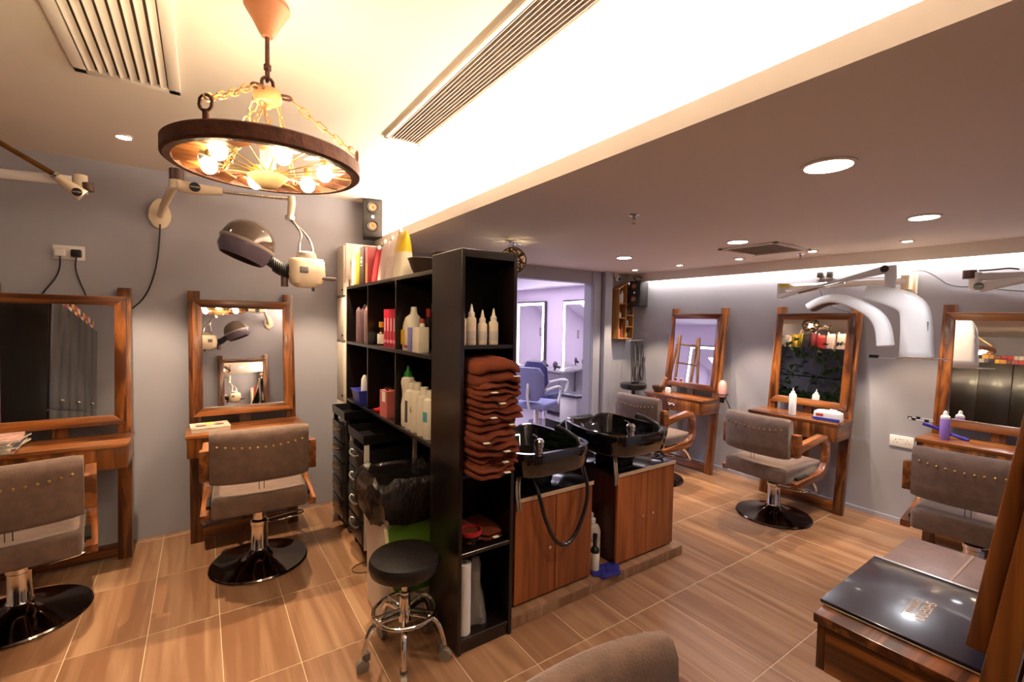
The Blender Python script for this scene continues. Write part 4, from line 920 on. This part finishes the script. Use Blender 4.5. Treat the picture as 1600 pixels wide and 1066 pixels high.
# digital perm machine
t = thing('perm_machine', (4.13, 3.55, 0), 0, 'black digital perm machine with hanging curler leads in the corner', 'perm machine')
MB().lathe([(.001, .74), (.13, .74), (.15, .755), (.15, .80), (.13, .81), (.001, .812)], n=36).build('tray', BPLAST, t)
MB().cyl((0, 0, .06), (0, 0, .74), .022, n=14).build('stem', BPLAST, t)
for k in range(5): MB().tube([(0, 0, .08), (.2*math.cos(R(72*k)), .2*math.sin(R(72*k)), .045)], .014, 8).build('foot', BPLAST, t)
MB().cyl((.10, .06, .80), (.10, .06, 1.30), .010, n=10).build('pole', STEEL, t)
MB().box(-.02, .20, .04, .08, 1.29, 1.305, bev=.002).build('hanger_bar', STEEL, t)
for k in range(10):
    x = -.01+.021*k; j = random.uniform(-.045, .045)
    MB().tube([(x, .06-.012, 1.295), (x+j*.6, .04, 1.25), (x+j, .03, 1.08), (x-j, .02, .92), (x+.02*math.sin(k), .03, .825)], .0045, 6, smooth=2).build('curler_lead', RUBBER, t)
for k in range(6): MB().cyl((-.10+.022*k, -.06, .81), (-.10+.022*k, -.06, .835), .007, n=8).build('clamp', BPLAST, t)
# pink hair dryer in its holder at the side of the first station
t = thing('hand_hair_dryer', (4.16, 2.48, .80), R(-60), 'pink hair dryer hanging in a holder beside a mirror station', 'hair dryer')
MB().tube([(0, .045, .15), (0, .035, .13), (0, .015, .09), (0, -.01, .04), (0, -.02, .0)], [.022, .036, .040, .036, .027], 16).build('barrel', c('rose_gold', 202, 140, 130, r=.3), t)
MB().tube([(0, -.02, .0), (0, -.025, -.05)], [.028, .020], 14).build('nozzle', BPLAST, t)
MB().tube([(0, -.005, .07), (.02, .05, .03), (.025, .06, -.02)], [.018, .016, .014], 12).build('handle', BPLAST, t)
MB().tube([(.05*math.cos(a), -.012+.05*math.sin(a), .03) for a in [2*math.pi*k/20 for k in range(20)]], .006, 8, closed=True).build('holder_ring', BPLAST, t)
MB().tube([(.0, .045, .03), (-.041, .168, .03)], .008, 8).build('holder_arm', BPLAST, t)
MB().tube([(.025, .06, -.02), (.06, .09, -.08), (.09, .08, -.2), (.12, .06, -.35)], .004, 6, smooth=2).build('flex', RUBBER, t)
# things on the desks along the right wall
t = thing('basket_bowl', (4.10, 3.18, .762), 0, 'dark basket bowl with brushes on the desk nearest the doorway', 'bowl')
MB().lathe([(.001, 0), (.04, 0), (.06, .03), (.066, .065), (.062, .065), (.055, .03), (.036, .006), (.001, .006)], n=24).build('bowl', c('basket_brown', 70, 42, 30), t)
for a, q in ((.3, .02), (.8, -.02)): MB().tube([(.02, q, .02), (.05+q, q-.03, .10), (.06+q, q-.05, .155)], [.006, .007, .013], 10).build('brush', COPPER, t)
t = thing('white_cup', (4.12, 3.07, .762), 0, 'small white cup on the desk nearest the doorway', 'cup')
MB().lathe([(.001, 0), (.028, 0), (.032, .02), (.026, .055), (.022, .058), (.001, .058)], n=20).build('cup', WPLAST, t)
bottle('squirt_bottle', (4.06, 1.80, .762), [(.001, 0), (.025, 0), (.027, .006), (.027, .165), (.02, .178), (.012, .182), (.001, .182)], WPLAST, 'tall white squirt bottle on the middle right desk', 'bottle', [(.001, .182), (.014, .182), (.013, .195), (.005, .198), (.004, .222), (.001, .222)], WPLAST)
t = thing('tissue_pack', (4.07, 1.54, .762), R(-84), 'white and blue tissue pack on the middle right desk', 'tissue pack')
MB().loft([rrect(.09, .05, 0, .4), rrect(.095, .055, .02, .4), rrect(.092, .05, .065, .4), rrect(.07, .03, .078, .5)]).build('pack', WPLAST, t, ang=50)
MB().box(-.093, .088, -.0565, -.050, .006, .026, bev=.001, seg=1).build('blue_band', c('band_blue', 52, 62, 166), t)
MB().box(-.07, -.02, -.0555, -.048, .036, .056, bev=.001, seg=1).build('red_logo', c('logo_red', 196, 60, 40), t)
MB().loft([[(.0, -.02, .07), (.03, -.025, .07), (.03, .02, .07), (.0, .02, .07)], [(.01, -.01, .088), (.06, -.02, .084), (.05, .02, .086), (.01, .01, .09)]]).build('tissue', WPLAST, t)
bottle('purple_bottle', (4.09, .865, .762), [(.001, 0), (.024, 0), (.026, .006), (.026, .135), (.02, .148), (.001, .148)], c('lilac_liquid', 140, 110, 190, r=.3), 'lilac bottle with white nozzle on the right desk', 'bottle', [(.001, .148), (.025, .138), (.025, .152), (.012, .165), (.012, .178), (.006, .19), (.001, .19)], WPLAST)
t = thing('blue_strap', (4.16, .88, .762), 0, 'royal blue strap lying behind the lilac bottle', 'strap')
MB().tube([(-.02, .11, .075), (0, .04, .055), (.02, -.04, .02), (.0, -.12, .006)], .011, 8, smooth=1).build('strap', c('royal_plastic', 34, 26, 150), t)
t = thing('face_shield', (4.30, 1.03, .84), 0, 'clear plastic face guard with dark clips hooked on the mirror post', 'face guard')
MB().tube([(.05*math.cos(a), .075*math.sin(a), 0) for a in [2*math.pi*k/28 for k in range(28)]], .004, 6, closed=True).build('band', c('clear_band', 190, 190, 206, r=.15), t)
for a in (.5, 1.4, 2.6, 3.6): MB().box(.05*math.cos(a)-.008, .05*math.cos(a)+.008, .075*math.sin(a)-.012, .075*math.sin(a)+.012, -.008, .010, bev=.002).build('clip', BPLAST, t)
# magazines
t = thing('magazine', (.045, 3.535, .763), R(4), 'glossy fashion magazine on the desk by the chandelier mirror', 'magazine')
MB().box(-.105, .105, -.085, .10, 0, .026, bev=.001, seg=1).build('pages', IVORY, t)
MB().box(-.106, .106, -.086, .101, .026, .028).build('cover', mat('magazine_cover', srgb(222, 196, 176), .25, var=.35, vscale=28), t)
for x, y, m_ in ((-.05, .0, c('print_plum', 120, 66, 70)), (.05, .01, c('print_plum', 0, 0, 0)), (0, .065, c('print_lime', 176, 186, 70))): MB().lathe([(.001, .0282), (.03, .0282), (.03, .0286), (.001, .0286)], (x, y, 0), n=18).build('print', m_, t)
for i in range(6):
    t = thing('magazine', (-.93+.006*(i % 3), 3.55+.004*(i % 2), .763+.011*i), R((3, -4, 5, 0, -6, 8)[i]), 'glossy magazine in the stack on the left desk, %s' % ('lowest one', 'second from below', 'third from below', 'third from the top', 'second from the top', 'topmost one')[i], 'magazine', 'magazines on the left desk')
    MB().box(-.105, .105, -.14, .14, 0, .0095, bev=.001, seg=1).build('pages', IVORY, t)
    MB().box(-.106, .106, -.141, .141, .0095, .0108).build('cover', mat('cover_%d' % i, srgb(*((150, 60, 60), (200, 190, 170), (90, 100, 130), (190, 150, 110), (70, 60, 70), (176, 140, 130))[i]), .25, var=.4, vscale=20), t)

# ------------------------------------------------------------------ white infrared hair processor on its arm
t = thing('hair_processor', (0, 0, 0), 0, 'white winged infrared hair processor on a jointed wall arm', 'hair processor')
MB().box(4.39, 4.43, 1.13, 1.22, 1.75, 1.915, bev=.006).build('wall_plate', CREAM, t)
MB().box(4.30, 4.39, 1.15, 1.20, 1.78, 1.89, bev=.006).build('swivel_block', CREAM, t)
MB().cyl((4.31, 1.18, 1.845), (3.80, 1.79, 1.80), .022, n=16).build('rear_arm', GWHITE, t)
MB().cyl((3.79, 1.80, 1.83), (3.79, 1.80, 1.72), .03, n=18).build('elbow', GWHITE, t)
MB().box(3.755, 3.76, 1.73, 1.80, 1.80, 1.825).build('warning_label', c('yellow_label', 220, 200, 60), t)
MB().tube([(3.775, 1.79, 1.735), (3.765, 1.62, 1.77), (3.755, 1.40, 1.82), (3.75, 1.12, 1.885)], [.022, .013, .013, .028], 14).build('front_arm', GWHITE, t)
MB().cyl((3.765, 1.66, 1.752), (3.755, 1.36, 1.818), .0135, n=12).build('chrome_sleeve', CHROME, t)
mb = MB(); mb.M = Matrix.Translation((3.72, 1.125, 1.885)) @ Matrix.Rotation(R(-90), 4, 'Y'); mb.lathe([(.001, 0), (.024, 0), (.022, .004), (.001, .004)], n=20); mb.build('joint_badge', BPLAST, t)
MB().tube([(3.755, 1.105, 1.905), (3.755, 1.10, 1.85), (3.755, 1.10, 1.75)], [.034, .032, .028], 16).build('drop_tube', GWHITE, t)
MB().cyl((3.755, 1.10, 1.755), (3.755, 1.10, 1.73), .02, n=14).build('drop_collar', CHROME, t)
def slab(path, hx, th, name, m_=WPLAST, xc=3.75, t1=None):
    """thick curved panel: side path in the y-z plane, rounded cross-section"""
    P = [Vector((0, y, z)) for y, z in path]; Q = P
    for _ in range(2):
        W_ = [Q[0]]
        for a, b in zip(Q, Q[1:]): W_ += [a*.75+b*.25, a*.25+b*.75]
        Q = W_+[Q[-1]]
    rings = []
    for i, p in enumerate(Q):
        d = (Q[min(i+1, len(Q)-1)]-Q[max(i-1, 0)]).normalized(); nrm = Vector((0, -d.z, d.y)); tt_ = th+((t1 or th)-th)*i/(len(Q)-1); e = .75 if i in (0, len(Q)-1) else 1
        rings.append([(xc+hx*e*math.copysign(abs(math.cos(a))**.5, math.cos(a)), p.y+nrm.y*tt_*e*math.copysign(abs(math.sin(a))**.5, math.sin(a)), p.z+nrm.z*tt_*e*math.copysign(abs(math.sin(a))**.5, math.sin(a))) for a in [2*math.pi*k/18 for k in range(18)]])
    return MB().loft(rings).build(name, m_, t, ang=50)
slab([(1.225, 1.745), (1.08, 1.70), (.99, 1.655), (.955, 1.58), (.945, 1.30)], .06, .048, 'main_wing', t1=.085)
slab([(1.55, 1.635), (1.46, 1.69), (1.36, 1.70), (1.25, 1.655), (1.145, 1.585), (1.10, 1.50), (1.085, 1.375)], .05, .026, 'side_wing', xc=3.68, t1=.042)
slab([(1.53, 1.612), (1.45, 1.658), (1.37, 1.667)], .045, .008, 'heater_grille', c('heater_brown', 84, 62, 54), xc=3.70)
MB().box(3.70, 3.80, .885, .90, 1.34, 1.54, bev=.003).build('vent_strip', c('vent_grey', 120, 110, 106), t)
MB().tube([(3.68, 1.03, 1.305), (3.68, .98, 1.31), (3.68, .85, 1.312), (3.70, .78, 1.313)], .006, 8).build('chrome_rod', CHROME, t)
MB().tube([(3.70, 1.02, 1.30), (3.72, 1.10, 1.298), (3.73, 1.15, 1.30)], .0012, 5).build('pull_wire', STEEL, t)
MB().box(3.715, 3.745, 1.135, 1.185, 1.295, 1.318, bev=.004).build('clip', BPLAST, t)
MB().cyl((3.755, 1.10, 1.735), (3.765, 1.03, 1.69), .02, .028, n=12).build('black_gaiter', BPLAST, t)
cable('processor_cable', [(4.415, 1.17, 1.92), (4.41, 1.10, 1.93), (4.415, 1.02, 1.87), (4.42, .95, 1.80), (4.42, .80, 1.79), (4.42, .64, 1.755), (4.42, .50, 1.745), (4.42, .30, 1.80)], 'long grey cable sagging along the wall from the hair processor', .005, c('grey_cable', 92, 88, 88))
cable('processor_cable', [(4.42, 1.78, 1.93), (4.42, 1.79, 1.86), (4.42, 1.76, 1.74), (4.42, 1.68, 1.66), (4.42, 1.55, 1.62)], 'grey cable hanging from the left plug behind the processor wing', .004, c('grey_cable', 0, 0, 0))
cable('processor_cable', [(4.42, 1.70, 1.935), (4.42, 1.69, 1.90), (4.42, 1.60, 1.885), (4.41, 1.45, 1.89), (4.41, 1.25, 1.89)], 'grey cable from the right plug along the arm to the wall plate', .004, c('grey_cable', 0, 0, 0))
# the next dryer arm further right
t = thing('dryer_arm', (0, 0, 0), 0, 'white jointed dryer arm with dark cap at the upper right edge', 'wall arm')
MB().box(4.39, 4.43, .12, .22, 1.75, 1.92, bev=.006).build('wall_plate', GWHITE, t)
MB().cyl((4.40, .17, 1.84), (4.10, .76, 1.832), .024, n=16).build('rear_arm', GWHITE, t)
MB().cyl((4.10, .765, 1.86), (4.10, .765, 1.75), .03, n=18).build('elbow', GWHITE, t)
MB().cyl((4.09, .79, 1.875), (4.09, .79, 1.822), .034, n=18).build('elbow_cap', c('brown_cap', 0, 0, 0), t)
MB().tube([(4.07, .735, 1.765), (4.06, .60, 1.79), (4.05, .35, 1.84)], [.034, .024, .018], 14).build('front_arm', GWHITE, t)
mb = MB(); badge(t, Matrix.Translation((4.032, .735, 1.768)) @ Matrix.Rotation(R(-90), 4, 'Z') @ FRONT, .024)
MB().tube([(4.10, .75, 1.87), (4.11, .68, 1.872), (4.12, .62, 1.878), (4.13, .58, 1.868)], .005, 6, smooth=2).build('flex', RUBBER, t)

# ================================================================== NEAR DESK WITH THE FOLDER
dup(SB, (1.64, .04, 0), R(180), 'wooden station in the near right foreground carrying the black folder')
t = thing('black_folder', (1.565, .355, .763), R(1), 'large glossy black salon folder with gold lettering on the near desk', 'folder')
MB().box(-.205, .20, -.145, .160, 0, .004, bev=.001, seg=1).build('back_board', IVORY, t)
MB().box(-.206, .201, -.146, .161, .004, .013, bev=.002).build('cover', mat('glossy_black_cover', srgb(30, 24, 44), .3, bump=.12, bscale=9, coat=.6), t)
MB().box(.19, .202, -.145, .16, .011, .016, bev=.002).build('metal_edge', STEEL, t)
GOLD = c('gold_print', 206, 176, 140)
text('SHISEIDO', .03, GOLD, 'lettering', t, Matrix.Translation((-.041, -.014, .0133)) @ Matrix.Rotation(R(180), 4, 'Z'))
text('PROFESSIONAL', .013, GOLD, 'lettering', t, Matrix.Translation((-.041, .010, .0133)) @ Matrix.Rotation(R(180), 4, 'Z'))
for y in (.002, .018): MB().box(-.10, .01, y-.0005, y+.0005, .0128, .0135).build('lettering_rule', GOLD, t)
t = thing('leather_album', (1.905, .345, .763), 0, 'brown leather album lying beyond the black folder', 'album')
MB().box(-.135, .135, -.13, .160, 0, .010, bev=.003).build('cover', mat('album_leather', srgb(120, 92, 84), .45, var=.15, vscale=12, bump=.15, bscale=60), t)
MB().box(-.13, .13, -.004, .004, .009, .0115, bev=.001, seg=1).build('seam', c('seam', 150, 122, 112), t)

# ================================================================== FAR ROOM
def led_mirror(loc, rz, w_, z0, z1, label):
    t = thing('led_mirror', loc, rz, label, 'mirror', 'tall mirrors with light borders')
    MB().box(-w_/2, w_/2, -.05, 0, z0, z1, bev=.012, seg=3).build('frame', c('mirror_case', 74, 66, 72), t)
    MB().box(-w_/2+.02, w_/2-.02, -.053, -.05, z0+.02, z1-.02, bev=.001).build('glass', MIRROR, t)
    L_ = bulb('led_border', (.93, .95, 1), 6)
    for a in ((-w_/2+.03, -w_/2+.07, z0+.03, z1-.03), (w_/2-.07, w_/2-.03, z0+.03, z1-.03), (-w_/2+.07, w_/2-.07, z1-.07, z1-.03), (-w_/2+.07, w_/2-.07, z0+.03, z0+.07)):
        MB().box(a[0], a[1], -.056, -.0535, a[2], a[3]).build('light_strip', L_, t)
led_mirror((5.0, 6.68, 0), R(-90), .85, .3, 1.86, 'tall light-bordered mirror in the far room, left one')
led_mirror((5.0, 5.37, 0), R(-90), .85, .25, 1.86, 'tall light-bordered mirror in the far room, nearest the doorway')
led_mirror((-.2, 5.6, 0), R(90), .85, .3, 1.86, 'tall light-bordered mirror in the far room, reflected in a station mirror')
def farchair(loc, rz, m_, label):
    t = thing('far_chair', loc, rz, label, 'chair', 'blue chairs in the far room')
    rg = []
    for j in range(11):
        v = j/10; z = .50+.42*v; ww = .21*min(1, .55+1.6*v, 1.02-max(0, v-.8)*1.6); rg.append([(ww*math.copysign(abs(math.cos(a))**.6, math.cos(a)), -.20-.05*v+.045*math.sin(a), z) for a in [2*math.pi*k/20 for k in range(20)]])
    MB().loft(rg).build('backrest', m_, t, ang=60)
    MB().box(-.23, .23, -.22, .24, .38, .47, bev=.03, seg=3).build('seat', m_, t)
    MB().tube([(-.0, -.26, .72), (0, -.28, .55), (0, -.22, .40), (0, -.05, .37)], .018, 8).build('back_strut', WPLAST, t)
    for s in (-1, 1): MB().tube([(s*.22, -.2, .64), (s*.26, .0, .665), (s*.255, .20, .65), (s*.245, .24, .58), (s*.23, .17, .42)], .018, 10, smooth=2).build('armrest', WPLAST, t)
    MB().cyl((0, 0, .05), (0, 0, .38), .035, n=16).build('column', CHROME, t)
    MB().lathe([(.001, .0), (.24, .0), (.24, .012), (.06, .045), (.001, .05)], n=32).build('base_disc', CHROME, t)
    return t
farchair((3.62, 4.72, 0), R(-62), BLUEF, 'lavender blue chair with white armrests just beyond the doorway')
farchair((4.22, 5.3, 0), R(-75), NAVY, 'navy blue chair deeper in the far room')
farchair((1.4, 5.6, 0), R(80), NAVY, 'navy blue chair in the far room, seen only in a mirror')
t = thing('far_counter', (4.78, 6.0, 0), 0, 'grey counter below the mirrors in the far room', 'counter')
MB().box(-.16, .16, -.55, .95, .08, .70, bev=.004).build('body', c('counter_grey', 120, 112, 124), t); MB().box(-.18, .16, -.57, .97, .70, .73, bev=.004).build('top', c('counter_top', 150, 142, 150), t)
for y, lab in ((5.55, 'dark hand dryer in its holder on the far counter, right one'), (5.85, 'dark hand dryer in its holder on the far counter, left one')):
    t = thing('hand_dryer', (4.62, y, .73), 0, lab, 'hair dryer', 'hand dryers on the far counter')
    MB().ball((0, 0, .09), .05, (.7, 1, 1.2), 14).build('housing', c('dryer_dark', 70, 60, 66), t)
    MB().tube([(0, 0, .09), (0, -.10, .06)], [.03, .022], 12).build('nozzle', BPLAST, t); MB().tube([(0, 0, .08), (0, .02, .0)], .014, 8).build('handle', BPLAST, t)
t = thing('white_trolley', (4.18, 4.62, 0), R(10), 'white slim trolley at the right side of the doorway', 'trolley')
MB().box(-.12, .12, -.15, .15, .08, .50, bev=.02, seg=3).build('body', WPLAST, t)
MB().box(-.15, .15, -.18, .18, .50, .53, bev=.008).build('tray', c('tray_dark', 54, 50, 70), t)
for sx in (-1, 1):
    for sy in (-1, 1): caster(t, sx*.09, sy*.11)
t = thing('wooden_ladder', (1.75, 4.75, 0), R(35), 'light wooden A-frame ladder seen in a station mirror', 'ladder')
for s in (-1, 1):
    for q in (-1, 1): MB().tube([(s*.22, q*.30, 0), (s*.16, q*.02, 1.75)], .024, 6).build('rail', PINE, t)
for k in range(5): MB().box(-.2, .2, -.27+.055*k, -.20+.055*k, .30+.32*k, .325+.32*k, bev=.003).build('rung', PINE, t)
t = thing('framed_picture', (2.6, 8.1, 1.5), 0, 'small framed picture on the far wall', 'picture')
MB().box(-.12, .12, -.025, 0, -.16, .16, bev=.004).build('frame', c('picture_frame', 96, 84, 84), t); MB().box(-.095, .095, -.028, -.024, -.135, .135).build('print', c('picture_print', 190, 180, 186), t)

# ================================================================== WHAT THE MIRRORS SHOW: dark cabinets on the left, dye boxes, trolleys
XF = -1.06
for i, (y0, y1, lab) in enumerate(((1.36, 2.05, 'tall black cabinet seen in the left mirror, end nearest the back wall'), (.66, 1.355, 'tall black cabinet seen in the mirrors, middle one'), (-.05, .655, 'tall black cabinet seen in the left mirror, end nearest the viewer'))):
    t = thing('black_cabinet', (0, 0, 0), 0, lab, 'cabinet', 'tall black cabinets')
    SAT = mat('black_satin', srgb(30, 24, 22), .28, coat=.3)
    MB().box(XL+.01, XF-.018, y0, y1, 0, 1.97, bev=.002).build('body', SAT, t)
    for a, b in ((y0+.002, (y0+y1)/2-.002), ((y0+y1)/2+.002, y1-.002)):
        for z0, z1 in ((.06, .98), (.99, 1.965)):
            d = MB().box(XF-.018, XF, a, b, z0, z1, bev=.002).build('door', SAT, t)
            yk = b-.03 if a < y0+.01 else a+.03
            MB().ball((XF+.012, yk, z1-.08 if z1 < 1.2 else z0+.08), .012, n=10).build('knob', CHROME, d)
BC = [(190, 40, 44), (226, 220, 212), (34, 30, 30), (214, 150, 60), (150, 30, 60), (210, 200, 190), (90, 90, 130), (230, 190, 70), (120, 70, 50)]
ORD = ['first', 'second', 'third', 'fourth', 'fifth', 'sixth', 'seventh', 'eighth', 'ninth', 'tenth', 'eleventh', 'twelfth', 'thirteenth', 'fourteenth', 'fifteenth', 'sixteenth', 'seventeenth', 'eighteenth', 'nineteenth']
ORD += ['twentieth'] + ['twenty-'+o for o in ORD[:9]] + ['thirtieth'] + ['thirty-'+o for o in ORD[:9]] + ['fortieth'] + ['forty-'+o for o in ORD[:9]]
BN = ('red', 'white', 'black', 'orange', 'crimson', 'pale grey', 'slate blue', 'yellow', 'brown')
k = 0
for row in range(2):
    y = -.02; q = 0
    while y < 2.0:
        wd_ = random.choice((.05, .06, .07)); m_ = mat('dye_carton_%d' % (k % 9), srgb(*BC[k % 9]), .4)
        t = tag(MB().box(XF-.16, XF-.03, y, y+wd_-.003, 1.971+.062*row, 2.03+.062*row, bev=.002).build('dye_box', m_), '%s hair dye carton on the black cabinets, %s layer, %s from the viewer end' % (BN[k % 9], ('lower', 'upper')[row], ORD[q]), 'box', 'hair dye cartons on the black cabinets')
        y += wd_; q += 1; k += 4 if k % 2 else 1
for i, y in enumerate((1.85, 1.47, 1.09)):
    trolley('drawer_trolley', (XF+.23, y, 0), R(90), .33, .34, .82, 4, 'black drawer trolley with brass handles before the black cabinets, %s' % ('nearest the back wall', 'middle one', 'nearest the viewer')[i], gt, silver=False)

cp = next(o for o in bpy.data.objects if o.name == 'hood_dryer')
dup(cp, (.66, YF+3.86, 0), R(180), 'hood hair dryer on the wall behind the viewer, seen in the mirror')
t = thing('potted_plant', (XF-.38, .75, 1.971), 0, 'leafy plant with red flowers on the black cabinets, seen in the left mirror', 'plant')
MB().lathe([(.001, 0), (.06, 0), (.08, .12), (.075, .12), (.056, .006), (.001, .006)], n=24).build('pot', c('terracotta', 170, 92, 60), t)
for m_, nn, sz, nme in ((LEAF, 90, .07, 'leaves'), (c('flower_red', 190, 60, 60), 24, .035, 'flowers')):
    mb = MB()
    for j in range(nn):
        p = Vector((random.gauss(0, .09), random.gauss(0, .12), .12+abs(random.gauss(.08, .06)))); a = Vector((random.uniform(-1, 1), random.uniform(-1, 1), random.uniform(-.3, 1))).normalized()*sz; b = a.orthogonal().normalized()*sz*.35
        mb.faces([p, p+a*.5+b, p+a, p+a*.5-b], [(0, 1, 2, 3)])
    tag(mb.build(nme, m_, t), kind='stuff')
